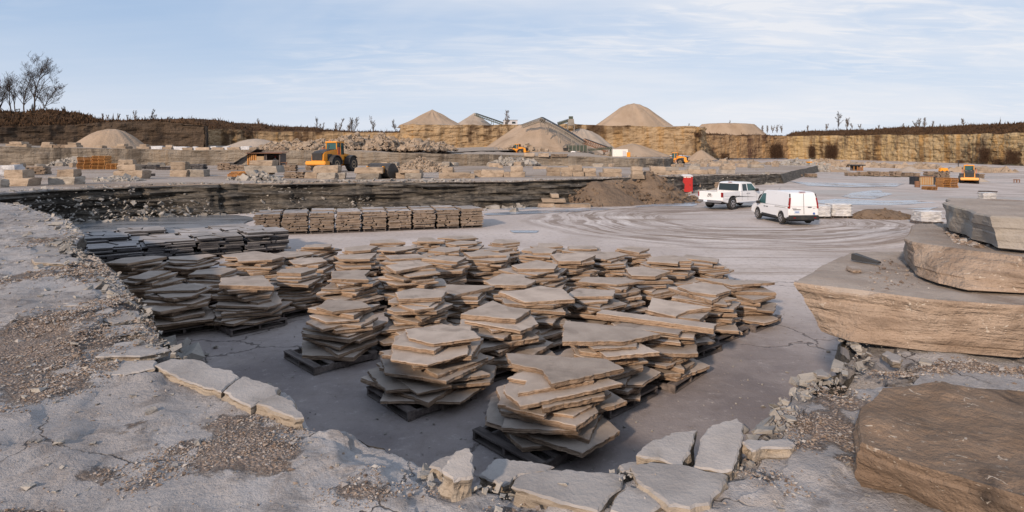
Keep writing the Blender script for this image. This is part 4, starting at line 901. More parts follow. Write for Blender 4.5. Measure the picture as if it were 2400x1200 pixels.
# debris at the foot of the faces and on the pit floor
P = []; SZ = []
for k in range(1500):
    i = rg.integers(len(RIM)); p = RIM[i]; rd = (p - CEN) / np.linalg.norm(p - CEN); d = abs(rg.normal(0, .5)) * (1 + dep[i] * .03) + .15; w = p - rd * d; s = float(np.clip(rg.lognormal(-3.0, .6) * (1 + dep[i] * .06), .012, .6)); P.append((w[0], w[1], s * .15 + .01)); SZ.append(s)
for k in range(2600):
    y = rg.uniform(6, 22); x = rg.uniform(-.55, .6) * y; s = float(np.clip(rg.lognormal(-4.6, .6), .004, .06)); P.append((x, y, s * .2 + .01)); SZ.append(s)
P = np.array(P); SZ = np.array(SZ); keep = ~on_ledge(P[:, :2], -.05); cube_bulk('floor_rubble', P[keep], SZ[keep], rg, [M['grey_rubble']], (.3, .7), label='stone crumbs strewn at the foot of the pit walls', cat='rubble', tiltr=.3)
# broken slabs lying along the left rim
cand = [p for p in RIM if p[0] < -2.7 and 5.0 < p[1] < 16]; cand = [cand[int(k * (len(cand) - 1) / 21)] for k in range(22)]
for k, p in enumerate(cand):
    rd = (p - CEN) / np.linalg.norm(p - CEN); q = p + rd * rs.uniform(.30, .70); sc_ = (.5 + q[1] * .055) * rs.uniform(.22, .42); t = rs.uniform(.04, .09)
    me = slab_mesh('rim_stone', flag_poly(rs, sc_, rs.uniform(1.0, 1.6)), t, rs, [M['ledge_piece'], M['ledge_edge']], seg=.05, jag=.012, under=.02, chip=.012, nz=3)
    o = link('rim_stone', me, None, (q[0], q[1], float(ztop(np.array([q[0]]), np.array([q[1]]))[0]) - t / 2 - rs.uniform(.0, .05)), (rs.uniform(-.08, .08), rs.uniform(-.08, .08), math.atan2(rd[1], rd[0]) + math.pi / 2 + rs.uniform(-.5, .5)))
    tag(o, f'broken grey slab on the left rim, {"nearest" if k == 0 else "farthest" if k == 21 else ORD[k] + " from the near end" if k < 11 else ORD[21 - k] + " from the far end"}', 'stone', 'broken stones along the left rim')
# icicles on the shaded face of the far bench
for k, (px, dn) in enumerate([(337, .75), (345, 1.0), (352, .6), (380, .9), (386, 1.15), (370, .5)]):
    p = at_y(px, 458, 38.2); mb = MB()
    for j in range(4): x = rs.uniform(-.10, .10); mb.tube((x, 0, 0), (x + rs.uniform(-.03, .03), -.03, -dn * rs.uniform(.6, 1)), .06, .008, 6)
    tag(mb.build('icicle', [M['icicle']], None, (p.x, 38.2, p.z)), f'white icicle cluster on the dark bench face, {nth(k, 6)} of six', 'icicle', 'icicles on the dark bench face')
# ---------------------------------------------------------------- cut blocks standing on the benches
def on_bench(px, py):
    z = 1.9
    for _ in range(30): p = at_z(px, py, z); z = .5 * z + .5 * float(ztop(np.array([p.x]), np.array([p.y]))[0])
    return at_z(px, py, z)
def rock_mesh(name, w, d, h, seed, mats, cuts=4, rough=.06):
    bm = bmesh.new(); bmesh.ops.create_cube(bm, size=1.0); bmesh.ops.subdivide_edges(bm, edges=bm.edges[:], cuts=cuts, use_grid_fill=True)
    co = np.array([v.co[:] for v in bm.verts]); mnd = min(w, d, h)
    r2 = np.random.default_rng(seed); sk = r2.uniform(-.10, .10, 4)
    P = co * np.array([w, d, h]); P[:, 0] += sk[0] * co[:, 2] * w * .7; P[:, 1] += sk[1] * co[:, 2] * d * .7; P[:, 2] += sk[2] * co[:, 0] * h * .8 * (co[:, 2] + .5)
    q = P / mnd * 1.3 + seed * 7.7
    n = np.stack([fbm(q, 4, seed), fbm(q + 31, 4, seed + 1), fbm(q + 57, 4, seed + 2)], -1) * rough * 3.4 * mnd
    cor = (np.abs(co) > .49).sum(1); n -= (co * np.array([1, 1, 1])) * ((cor >= 2) * r2.uniform(0, .13, len(co)) + (cor == 3) * r2.uniform(0, .14, len(co)))[:, None] * mnd
    n[co[:, 2] < -.49, 2] *= .15
    P = P + n; P[:, 2] += h / 2
    for v, p in zip(bm.verts, P): v.co = p
    me = bpy.data.meshes.new(name); bm.to_mesh(me); bm.free(); me.materials.append(mats); return me
BK = [
 ('at the far left edge', [('long grey-tan bottom', 0, 69, 417, 436, 0), ('squarish tan upper', 10, 58, 398, 417, 1), ('small half-hidden grey', -18, 4, 420, 440, 0)]),
 ('in the two-high pile right of the left edge', [('wide tan bottom', 115, 177, 414, 432, 0), ('smaller tan upper', 135, 173, 397, 414, 1)]),
 ('in the tall pile before the orange pallets', [('big rounded bottom', 267, 334, 399, 419, 0), ('leaning middle', 276, 317, 385, 399, 1), ('small top left', 277, 293, 374, 385, 1), ('thin top right', 293, 311, 374, 384, 1)]),
 ('in the low pile left of the hut', [('left bottom', 398, 438, 398, 414, 0), ('right bottom', 438.5, 479, 397, 414, 0), ('squarish upper', 400, 434, 379, 397, 1)]),
 ('in the pile in front of the hut', [('hidden lowest', 587, 632, 404, 417, 0), ('long middle', 575, 651, 388, 404, 1), ('flat top', 586, 639, 376, 388, 1)]),
 ('below the big loader', [('left low', 714, 743, 403, 418, 0), ('middle bottom', 743.5, 785, 405, 420, 0), ('right bottom', 785.5, 808, 405, 420, 0), ('long upper', 735, 791, 388, 405, 1)]),
 ('beside the loader bucket', [('long bottom', 835, 888, 406, 420, 0), ('flat upper', 831, 895, 392, 406, 1)]),
 ('before the gravel heap', [('left bottom', 928, 949, 405, 418, 0), ('right bottom', 949.5, 988, 405, 418, 0), ('thin flat upper', 936, 985, 398, 405, 1)]),
 ('right of the gravel heap', [('long bottom', 1028, 1101, 404, 418, 0), ('small upper', 1037, 1062, 392, 404, 1), ('small round', 1102, 1113, 407, 418, 0)]),
 ('in the long low row mid picture', [('left', 1110, 1128, 399, 415, 0), ('long right', 1128.5, 1180, 398, 415, 0), ('small dark', 1181, 1195, 403, 415, 0)]),
 ('in the centre two-high pile', [('bottom', 1196, 1231, 402, 415, 0), ('squarish upper', 1197, 1225, 389, 402, 1)]),
 ('out on the open bench', [('lone small', 1167, 1179, 387, 394, 0), ('lone flat', 1250, 1283, 390, 396, 0), ('tiny lone', 1317, 1327, 378, 384, 0)]),
 ('in the double row above the dirt', [('far left bottom', 1282, 1313, 402, 412, 0), ('far left upper', 1282, 1315, 392, 402, 1), ('second bottom', 1316, 1342, 402, 413, 0), ('third bottom', 1342.5, 1369, 402, 413, 0), ('second upper', 1316, 1344, 392, 402, 1), ('third upper', 1333, 1364, 387, 402, 1), ('fourth bottom', 1370, 1397, 403, 413, 0), ('fourth upper', 1364.5, 1396, 394, 403, 1)]),
 ('in the pair right of the double row', [('bottom', 1409, 1456, 404, 414, 0), ('upper', 1416, 1457, 395, 404, 1)]),
 ('in the three-high pile behind the dirt mound', [('bottom', 1481, 1510, 409, 419, 0), ('middle', 1482, 1507, 400, 409, 1), ('top', 1481, 1505, 390, 400, 1)]),
 ('behind the red toilet', [('long left bottom', 1516, 1572, 400, 410, 0), ('upper left', 1526, 1560, 390, 400, 1), ('second bottom', 1573, 1612, 399, 409, 0), ('second upper', 1556, 1590, 391, 399, 1), ('third bottom', 1613, 1658, 397, 408, 0), ('third upper', 1614, 1640, 388, 397, 1), ('fourth bottom', 1660, 1678, 396, 408, 0), ('fifth bottom', 1690, 1722, 397, 407, 0), ('fifth upper', 1692, 1724, 389, 397, 1), ('small lone back', 1519, 1537, 382, 391, 0)]),
 ('far back right of the yellow loader', [('leftmost', 1630, 1656, 383, 391, 0), ('left', 1665, 1690, 382, 390, 0), ('middle', 1696, 1722, 383, 391, 0), ('right', 1730, 1752, 384, 392, 0), ('rightmost', 1760, 1790, 386, 394, 0)]),
]
bs = random.Random(3); bi = 0
for phrase, L in BK:
    lasty = None
    for (desc, x0, x1, yt, yb, up) in L:
        bi += 1
        if not up: p = on_bench((x0 + x1) / 2, yb); lasty = p.y
        else: p = at_y((x0 + x1) / 2, yb, lasty)
        wd = (x1 - x0) * p.y / F; h = (yb - yt) * p.y / F; d = min(2.0, max(.6, wd * bs.uniform(.55, .8)))
        me = rock_mesh('stone_block', wd * 1.02, d, h * 1.05, 200 + bi, M['block'] if bs.random() < .8 else M['greyblock'])
        o = link('stone_block', me, None, (p.x, p.y + d * .4, p.z - .02), (0, 0, bs.uniform(-.10, .10) if up else bs.uniform(-.05, .05)))
        tag(o, f'{desc} block {phrase}', 'stone block', 'cut stone blocks on the benches')
# along the rim of the middle bench
def rim_z(px): return np.interp(px, [-700, -60, 180, 420, 560, 780, 900, 985, 1140, 1300, 1480], [338, 342, 346, 352, 351, 352, 357, 359, 362, 366, 371])
UB = [(16, 40, 'b'), (40, 63, 'b'), (27, 56, 'u'), (99, 124, 'b'), (99, 116, 'u'), (126, 158, 's'), (156, 184, 'b'), (161, 181, 'u'), (220, 242, 'b'), (266, 300, 'b'), (275, 293, 'u'), (324, 353, 'b'), (328, 344, 'u'), (356, 381, 'w'), (381, 405, 'b'), (388, 403, 'u'), (404, 413, 'w'), (414, 438, 'w'), (428, 451, 'b'), (451, 461, 'w'), (462, 493, 'b'), (493, 507, 'w'), (498, 525, 'b'), (521, 537, 'w'), (536, 565, 'b'), (564, 585, 'w'), (583, 602, 'b'), (640, 668, 's'), (1228, 1252, 'b'), (1262, 1286, 'b'), (1292, 1330, 's')]
KN = {'b': ('stone_block', 'tan block', 'stone block'), 'u': ('stone_block', 'tan upper block', 'stone block'), 's': ('stone_stack', 'slab pile', 'stone stack'), 'w': ('wrapped_pallet', 'white wrapped pallet', 'wrapped pallet')}
cnt = {}; tot = {}
for u_ in UB: tot[u_[2]] = tot.get(u_[2], 0) + 1
for (x0, x1, k) in UB:
    bi += 1; i = cnt.get(k, 0); cnt[k] = i + 1; y = 114.5; xm = (x0 + x1) / 2; b = rim_z(xm) + .8
    wd = (x1 - x0) * y / F * 1.03
    if k == 'u': y0, h = b - 7.5, 7
    else: y0, h = b, {'b': 9, 's': 8, 'w': 11}[k]
    p = at_y(xm, y0, y); hh = h * y / F
    if k == 's':
        me = cube_stack_mesh(300 + bi, wd, 1.3, hh, .14, .12, 2).mesh('stone_stack', [M['slate_top'], M['slate_side']])
    else: me = rock_mesh(KN[k][0], wd, wd * .75, hh, 400 + bi, M['bluefilm'] if k == 'w' else M['block'], rough=.05)
    o = link(KN[k][0], me, None, (p.x, y + .4, p.z - .15), (0, 0, bs.uniform(-.1, .1)))
    tag(o, f'small {KN[k][1]}, {nth(i, tot[k])} of {tot[k]} along the middle bench', KN[k][2], 'stone standing along the rim of the middle bench')
ex = []
for k in range(64):
    zone = k % 4; px = [bs.uniform(0, 560), bs.uniform(1290, 1600), bs.uniform(1560, 1860), bs.uniform(880, 1280)][zone]; py = [bs.uniform(386, 396), bs.uniform(383, 392), bs.uniform(380, 394), bs.uniform(384, 392)][zone]; ex.append((px, py, zone))
NMZ = ['left bench behind the block piles', 'bench above the dirt heaps', 'far bench behind the toilet', 'bench below the slope']
for zone in range(4):
    L = sorted([e for e in ex if e[2] == zone])
    for i, (px, py, _) in enumerate(L):
        bi += 1; p = on_bench(px, py); wd = bs.uniform(.9, 2.1); h = bs.uniform(.45, .95)
        o = link('stone_block', rock_mesh('stone_block', wd, bs.uniform(.8, 1.4), h, 900 + bi, M['block'] if bs.random() < .55 else M['greyblock'], cuts=3, rough=.08), None, (p.x, p.y, p.z - .05), (0, 0, bs.uniform(0, 3)))
        tag(o, f'small rough block, {nth(i, len(L))}, {NMZ[zone]}', 'stone block', 'rough blocks scattered over the benches')
# flat heaps and slab piles on the bench
for (x0, x1, yt, yb, lab, nm, mt) in [(0, 37, 384, 412, 'bluish wrapped slab pile at the far left edge', 'wrapped_pallet', 'w'), (60, 102, 391, 409, 'loose grey stacked stone beside the left blocks', 'stone_stack', 's'), (436, 477, 385, 397, 'dark slate pile between the low block pile and the hut', 'stone_stack', 'd'),
                                  (509, 540, 383, 399, 'wrapped stone pallet left of the hut', 'stone_stack', 's'), (541, 573, 387, 399, 'rough stone pallet against the hut', 'stone_stack', 's'), (663, 692, 387, 404, 'grey slab pile right of the person', 'stone_stack', 's'), (664, 712, 402, 418, 'jumbled slab pile below the person', 'stone_stack', 's'), (715, 728, 386, 400, 'grey slab pile behind the loader rear', 'stone_stack', 's'),
                                  (318, 366, 388, 397, 'low dark slab pile right of the orange pallets', 'stone_stack', 'd'), (1656, 1690, 428, 443, 'flat slab pile right of the red toilet', 'stone_stack', 's'), (1627, 1642, 430, 448, 'narrow stone pile against the red toilet', 'stone_stack', 's')]:
    bi += 1; fl = yt > 425; p = (on_floor if fl else on_bench)((x0 + x1) / 2, yb); wd = (x1 - x0) * p.y / F; h = (yb - yt) * p.y / F
    if mt == 'w': me = rock_mesh(nm, wd, 1.2, h, 500 + bi, M['bluefilm'])
    else: me = cube_stack_mesh(500 + bi, wd, 1.2, h + .1, .10, .09, 2).mesh(nm, [M['slate_top'], M['slate_side'] if mt == 's' else M['dark_side']])
    tag(link(nm, me, None, (p.x, p.y + .5, p.z - .1), (0, 0, bs.uniform(-.1, .1))), lab, 'stone pile')
# flat sawn slabs by the dirt mound
for (x0, x1, yt, yb, lab) in [(1261, 1298, 474, 485, 'left lower slab beside the dirt mound'), (1298.5, 1384, 477, 487, 'long lower slab beside the dirt mound'), (1270, 1326, 463, 474, 'upper slab on the pair beside the dirt mound'), (1291, 1309, 452, 463, 'small tilted slab on the pile beside the dirt mound')]:
    bi += 1; y = 44.0; p = at_y((x0 + x1) / 2, yb, y); wd = (x1 - x0) * y / F
    o = link('stone_slab', rock_mesh('stone_slab', wd, 1.3, (yb - yt) * y / F * .8, 600 + bi, M['block'], rough=.03), None, (p.x, y + .4, max(.01, p.z)), (0, 0, bs.uniform(-.08, .08))); tag(o, 'tan sawn ' + lab, 'stone slab')

# ---------------------------------------------------------------- heaps
def heap(name, label, x, y, z0, rx, ry, h, mat, seed, sharp=.0, gully=.06, flat=0.0, cat='stone heap', skew=(0, 0), lump=.05, na=110, nr=40, rocks=None):
    th = np.linspace(0, 2 * math.pi, na, endpoint=False); r = np.linspace(0, 1.0, nr)
    T, Rr = np.meshgrid(th, r, indexing='ij')
    edge = 1 + fbm(np.stack([np.cos(T) * 1.5, np.sin(T) * 1.5, 0 * T], -1), 4, seed) * .35
    prof = np.clip((1 - np.clip((Rr - flat) / (1 - flat), 0, 1)), 0, 1); rnd = .10 * (1 - sharp); prof = prof - rnd * np.exp(-((Rr - flat) / .12) ** 2) * (Rr > -1); prof = prof * (.88 + .12 * prof)
    g = fbm(np.stack([np.cos(T) * 5, np.sin(T) * 5, Rr * .8], -1), 4, seed + 2) * gully * sst(0, .35, Rr)
    X = x + Rr * edge * rx * np.cos(T) + skew[0] * prof; Y = y + Rr * edge * ry * np.sin(T) + skew[1] * prof
    lm = fbm(np.stack([X, Y, 0 * X], -1) * (4.0 / max(rx, 1)), 4, seed + 5) * lump * (1 - Rr ** 3)
    Z = z0 + h * (prof + (g + lm) * (Rr < .99)) - .05 * (Rr > .98)
    o = grid_obj(name, np.stack([X, Y, Z], -1), [mat], smooth=True, close=True); o.data.validate()
    return tag(o, label, cat)
def H3(px, ytop, ybase, y): a = at_y(px, ytop, y); b = at_y(px, ybase, y); return a.x, b.z, a.z - b.z
x, z, h = H3(262, 303, 353, 132); heap('sand_heap', 'long tan sand heap below the dark left face', x, 132, z, 8.6, 8, h, M['sand'], 3, .2, .10, .30, 'sand heap')
x, z, h = H3(600, 325, 353, 150); heap('gravel_heap', 'low wide grey gravel heap before the shaded corner', x, 150, z, 11, 8, h, M['greysand'], 5, .2, .08, .2, 'gravel heap')
x, z, h = H3(1013, 258, 294, 252); heap('gravel_heap', 'leftmost pointed gravel cone on top of the quarry island', x, 252, z - .5, 13, 13, h + .8, M['sand'], 7, .95, .22, 0, 'gravel heap')
x, z, h = H3(975, 283, 296, 243); heap('gravel_heap', 'low tan shoulder heap left of the pointed cone', x, 243, z - .6, 8, 6, h, M['sand'], 27, .5, .05, .2, 'gravel heap')
x, z, h = H3(1112, 264, 296, 256); heap('gravel_heap', 'pale grey cone under the end of the stacking conveyor', x, 256, z - .5, 9.5, 9.5, h + .6, M['greysand'], 8, .8, .03, 0, 'gravel heap')
x, z, h = H3(1477, 241, 303, 250); heap('gravel_heap', 'largest rounded gravel mound behind the crushing plant', x * 1.048 + 1.5, 262, z - 1.2, 21.5, 15, h * 1.05 + 1.8, M['sand'], 9, .35, .16, .14, 'gravel heap', lump=.02)
x, z, h = H3(1700, 288, 320, 310); heap('gravel_heap', 'long flat-topped gravel heap above the brown face', x * 1.058 + 1, 328, z - .3, 22.5, 12, h * 1.05 + .6, M['sand'], 10, .6, .03, .62, 'gravel heap', lump=.015)
x, z, h = H3(1262, 286, 362, 205); heap('rubble_slope', 'wide tan slope of crushed stone below the conveyor', x + 1, 222, z - 1, 24, 28, h * 1.28, M['sand'], 12, .2, .22, .12, 'stone slope', lump=.06)
x, z, h = H3(1375, 292, 364, 205); heap('rubble_slope', 'right hand slope of crushed stone running to the mound', x + 1, 230, z - 1, 17, 18, h * 1.06, M['greysand'], 14, .2, .10, .25, 'stone slope', lump=.05)
x, z, h = H3(1490, 330, 364, 215); heap('rubble_slope', 'low fan of fine stone below the largest mound', x, 222, z - .5, 15, 12, h, M['sand'], 15, .2, .05, .1, 'stone slope', lump=.05)
x, z, h = H3(1655, 345, 372, 218); heap('rubble_slope', 'small spill of stone at the foot of the island corner', x, 224, z - .5, 6, 6, h, M['sand'], 16, .2, .05, .0, 'stone slope')
q = on_floor(1400, 487); heap('dirt_heap', 'left brown dirt hump beside the sawn slabs', q.x + .5, 47.5, -.1, 4.0, 3.2, 1.95, M['dirt'], 21, .4, .08, .1, 'dirt heap', lump=.10)
heap('dirt_heap', 'right taller brown dirt heap left of the red toilet', 11.6, 50.5, -.1, 4.2, 3.4, 2.75, M['dirt'], 22, .5, .08, .05, 'dirt heap', (-.2, 0), lump=.10)
heap('dirt_heap', 'dark low dirt ridge joining the two dirt heaps', 8.4, 49.6, -.1, 4.6, 3.0, 1.95, M['dirt'], 23, .2, .12, .25, 'dirt heap', lump=.16)
q = on_floor(2095, 513); heap('dirt_heap', 'low brown dirt ridge right of the wrapped pallets', q.x, q.y + .6, -.08, 2.6, 1.1, .62, M['dirt'], 24, .2, .15, .3, 'dirt heap', (-.8, 0), lump=.3)
p = on_bench(978, 404); heap('gravel_heap', 'heap of broken stone right of the loader bucket', p.x, p.y + 3, p.z - .1, 3.2, 2.6, 1.55, M['rubble'], 31, .5, .12, 0, 'stone heap', lump=.12)
q = on_floor(1925, 402); heap('rubble_heap', 'pale rubble heap below the yellow lift', q.x - 2, q.y + 8, q.z - .2, 13, 8, 2.6, M['rubble'], 32, .2, .1, .1, 'stone heap', lump=.15)
heap('sand_heap', 'small brown sand heap in front of the pale rubble', q.x + 3, q.y + 2, q.z - .2, 5, 4, 1.7, M['sand'], 33, .3, .08, .1, 'sand heap')
q = on_floor(2132, 402); heap('rubble_heap', 'small grey stone heap on the floor right of the hut', q.x, q.y, q.z - .1, 3.6, 3, 1.6, M['greysand'], 34, .3, .08, 0, 'stone heap')
q = on_floor(2297, 426); heap('rubble_heap', 'small grey stone heap right of the backing loader', q.x, q.y, q.z - .1, 1.7, 1.4, .9, M['greysand'], 35, .3, .08, 0, 'stone heap')

def heap_rocks(name, label, pts, n, s0, seed, mat, spread=None, cat='rubble'):
    """mass of broken rock: pts = [(x,y,z,rx,ry,h)] mounds"""
    r = np.random.default_rng(seed); P = []; Sz = []
    for (x, y, z, rx, ry, h) in pts:
        k = int(n * 1.0); rr = np.sqrt(r.random(k)); th = r.uniform(0, 6.28, k)
        hz = h * (1 - rr) * r.uniform(.75, 1.05, k); P.append(np.stack([x + rr * rx * np.cos(th), y + rr * ry * np.sin(th), z + hz], -1)); Sz.append(np.clip(s0 * r.lognormal(-.15, .45, k), s0 * .3, s0 * 2.2))
    return cube_bulk(name, np.concatenate(P), np.concatenate(Sz), r, [mat], (.5, .95), (.7, 1.3), label, cat, 'stuff', .4)
pts = [at_y(a, 348, 122 + (i % 3) * 5) for i, a in enumerate(range(640, 1060, 28))]
mh = [1.2, 1.5, 1.8, 1.6, 2.0, 1.9, 2.4, 2.8, 2.6, 3.0, 2.2, 2.2, 2.0, 1.7, 1.3]
heap_rocks('quarry_rubble', 'long bank of tumbled tan rocks along the middle bench', [(p.x, p.y, p.z - .3, 3.6, 3.5, h * 1.25) for p, h in zip(pts, mh)], 420, .46, 3, M['rubble'])
p = on_bench(978, 404); heap_rocks('broken_stone', 'broken stone pieces covering the heap right of the bucket', [(p.x, p.y + 3, p.z, 3.6, 2.8, 1.65)], 900, .24, 4, M['rubble'])
heap_rocks('wall_rubble', 'grey rubble fallen from the middle bench face', [(*at_y(a, 386, 110)[:2], 2.0, 2.6, 1.6, 1.5) for a in (150, 175, 200, 1175, 1195, 1215, 1235)], 130, .42, 6, M['grey_rubble'])
heap_rocks('far_rubble', 'pale broken stone strewn before the far faces', [(at_y(a, 370, yy).x, yy, float(floor_z(at_y(a, 370, yy).x, yy)) - .2, 7, 6, hh) for a, yy, hh in [(1500, 170, 1.0), (1560, 190, 1.5), (1640, 185, 1.6), (1700, 190, 1.8), (1760, 185, 1.6), (1820, 180, 1.5), (1880, 175, 2.2), (1930, 190, 3.0), (1990, 190, 1.6), (2060, 185, 1.2), (2150, 175, 1.0), (2300, 150, 1.0)]], 240, .95, 7, M['rubble'])
q = on_floor(1900, 402); heap_rocks('far_rubble', 'grey broken stone covering the heap below the yellow lift', [(q.x, q.y + 6, q.z, 11, 6, 3.0)], 700, .6, 8, M['grey_rubble'])
heap_rocks('slope_rocks', 'tumbled rocks on the left of the crushed stone slope', [(at_y(a, 350, yy).x, yy, 3.2, 6, 5, hh) for a, yy, hh in [(1090, 200, 1.2), (1130, 197, 1.8), (1170, 196, 3.4), (1205, 195, 4.6), (1235, 194, 4.6), (1270, 192, 3.0), (1060, 200, 1), (1320, 196, 1.2), (1380, 192, 1), (1440, 190, 1)]], 200, .75, 9, M['rubble'])
heap_rocks('dirt_clods', 'clods and stones on the brown dirt heaps', [(5.8, 47.5, 0, 4.3, 3.2, 1.9), (11.6, 50.3, 0, 4.3, 3.4, 2.7), (8.6, 48.8, 0, 3.8, 2.6, 2.0)], 260, .16, 11, M['dirt'])
q = on_floor(2095, 513); heap_rocks('dirt_clods', 'clods on the low dirt ridge by the wrapped pallets', [(q.x - .4, q.y + .5, 0, 2.4, .9, .6), (q.x + 1.6, q.y + .2, 0, 1.5, .6, .3)], 160, .10, 12, M['dirt'])
p = on_bench(278, 424); heap_rocks('bench_rubble', 'low scatter of flat stone on the left bench', [(p.x, p.y, p.z - .05, 1.7, 1.4, .3), (at_y(600, 418, 46).x, 46, 1.9, 2.2, 1.2, .7)], 190, .24, 13, M['grey_rubble'])

# ---------------------------------------------------------------- pallets, wrapped stone, hut, plant
def pallet_pile(px0, px1, yt, yb, n, label, mat, on=on_bench, ragged=.05):
    p = on((px0 + px1) / 2, yb); wd = (px1 - px0) * p.y / F; h = (yb - yt) * p.y / F
    e = empty('pallet_pile', (p.x, p.y + wd * .4, p.z), bs.uniform(-.15, .15), label, 'pallet pile', 'piles of wooden pallets')
    me = pallet_mesh(wd, wd * .9, h / n * .94, mat); me.name = 'pallet'
    for k in range(n): link('pallet', me, e, (bs.uniform(-ragged, ragged) * wd, bs.uniform(-ragged, ragged), h / n * k), (0, 0, bs.uniform(-.06, .06)))
    return e
pallet_pile(181, 211, 368, 397, 9, 'left orange pallet pile on the left bench', M['newwood']); pallet_pile(216, 245, 365, 397, 10, 'tallest orange pallet pile on the left bench', M['newwood'])
pallet_pile(249, 274, 383, 397, 4, 'low orange pallet pile right of the tall two', M['newwood']); pallet_pile(538, 584, 402, 417, 5, 'flattened brown pallet pile in front of the hut', M['newwood'], ragged=.12)
pallet_pile(366, 396, 391, 398, 2, 'two old dark pallets behind the low block pile', M['oldwood']); pallet_pile(1427, 1449, 370, 385, 5, 'orange pallet pile on the bench by the white container', M['newwood'])
pallet_pile(2212, 2245, 417, 440, 6, 'orange pallet pile left of the backing loader', M['newwood'], on_floor); pallet_pile(2172, 2196, 437, 445, 3, 'low orange pallet pile in front of the crates', M['newwood'], on_floor, .1)
pallet_pile(2310, 2337, 448, 456, 3, 'small dark pallet pile on the open floor at right', M['oldwood'], on_floor); pallet_pile(318, 348, 407, 413, 2, 'two flat old pallets left of the low block pile', M['oldwood'])
# pallets with green edged stone in rows across the far floor
for i, (x0, x1, yt, yb) in enumerate([(1845, 1860, 409, 413), (1866, 1881, 410, 415), (1892, 1916, 409, 416), (1986, 2010, 406, 413), (2014, 2038, 404, 413), (2040, 2060, 403, 414), (2062, 2084, 404, 414), (2092, 2112, 403, 415), (2118, 2140, 407, 415), (2142, 2156, 408, 415), (2172, 2192, 404, 412), (2196, 2226, 404, 416), (2290, 2306, 410, 418)]):
    p = on_floor((x0 + x1) / 2, yb); wd = (x1 - x0) * p.y / F; h = (yb - yt) * p.y / F
    e = empty('stone_stack', (p.x, p.y + .5, p.z), bs.uniform(-.1, .1), f'low palletised stone stack, {nth(i, 13)} of the far row', 'stone stack', 'low stone stacks in the far row')
    link('stone_layers', cube_stack_mesh(700 + i, wd, 1.3, h + .1, .16, .1, 2).mesh('stone_layers', [M['slate_top'], M['slate_side']]), e); link('pallet', pallet_mesh(wd * .95, 1.2, .14, M['greensteel']), e)
def wrapped(px0, px1, yt, yb, label, seed, depth=1.1, rz=0.0):
    p = on_floor((px0 + px1) / 2, yb); wd = (px1 - px0) * p.y / F; h = (yb - yt) * p.y / F
    e = empty('wrapped_pallet', (p.x, p.y + depth * .5, p.z + .01), rz, label, 'wrapped pallet', 'shrink wrapped pallets near the van')
    rng = random.Random(seed); rings = []; nlay = 8
    for k in range(nlay * 2 + 1):
        z = .12 + (h - .12) * k / (nlay * 2); o = (.035 if k % 2 else -.015); r = []
        for j in range(28):
            a = 2 * math.pi * j / 28; cx, sx = math.cos(a), math.sin(a); m = max(abs(cx), abs(sx)); r.append((cx / m * (wd / 2 - .05 + o + rng.uniform(-.02, .02)), sx / m * (depth / 2 - .04 + o + rng.uniform(-.02, .02)), z + rng.uniform(-.012, .012)))
        rings.append(r)
    mb = MB(); mb.rings(rings, 0); mb.build('wrapped_stone', [M['film']], e); link('pallet', pallet_mesh(wd * .95, depth * .95, .12, M['oldwood']), e); return e
wrapped(1917, 1951, 483, 513, 'grey wrapped pallet half hidden behind the van', 1); wrapped(1952, 2002, 479, 512, 'white wrapped pallet right of the van', 2); wrapped(2161, 2214, 496, 526, 'white wrapped pallet behind the grey split block', 3)
wrapped(2306, 2340, 452, 470, 'clear wrapped bundle under the small dark pallets', 4, .9)
p = on_floor(2023, 504); tag(link('plastic_bundle', rock_mesh('plastic_bundle', .40, .35, .30, 77, M['bluefilm'], rough=.12), None, (p.x, p.y, p.z)), 'crumpled clear plastic bundle right of the wrapped pallets', 'plastic bundle')

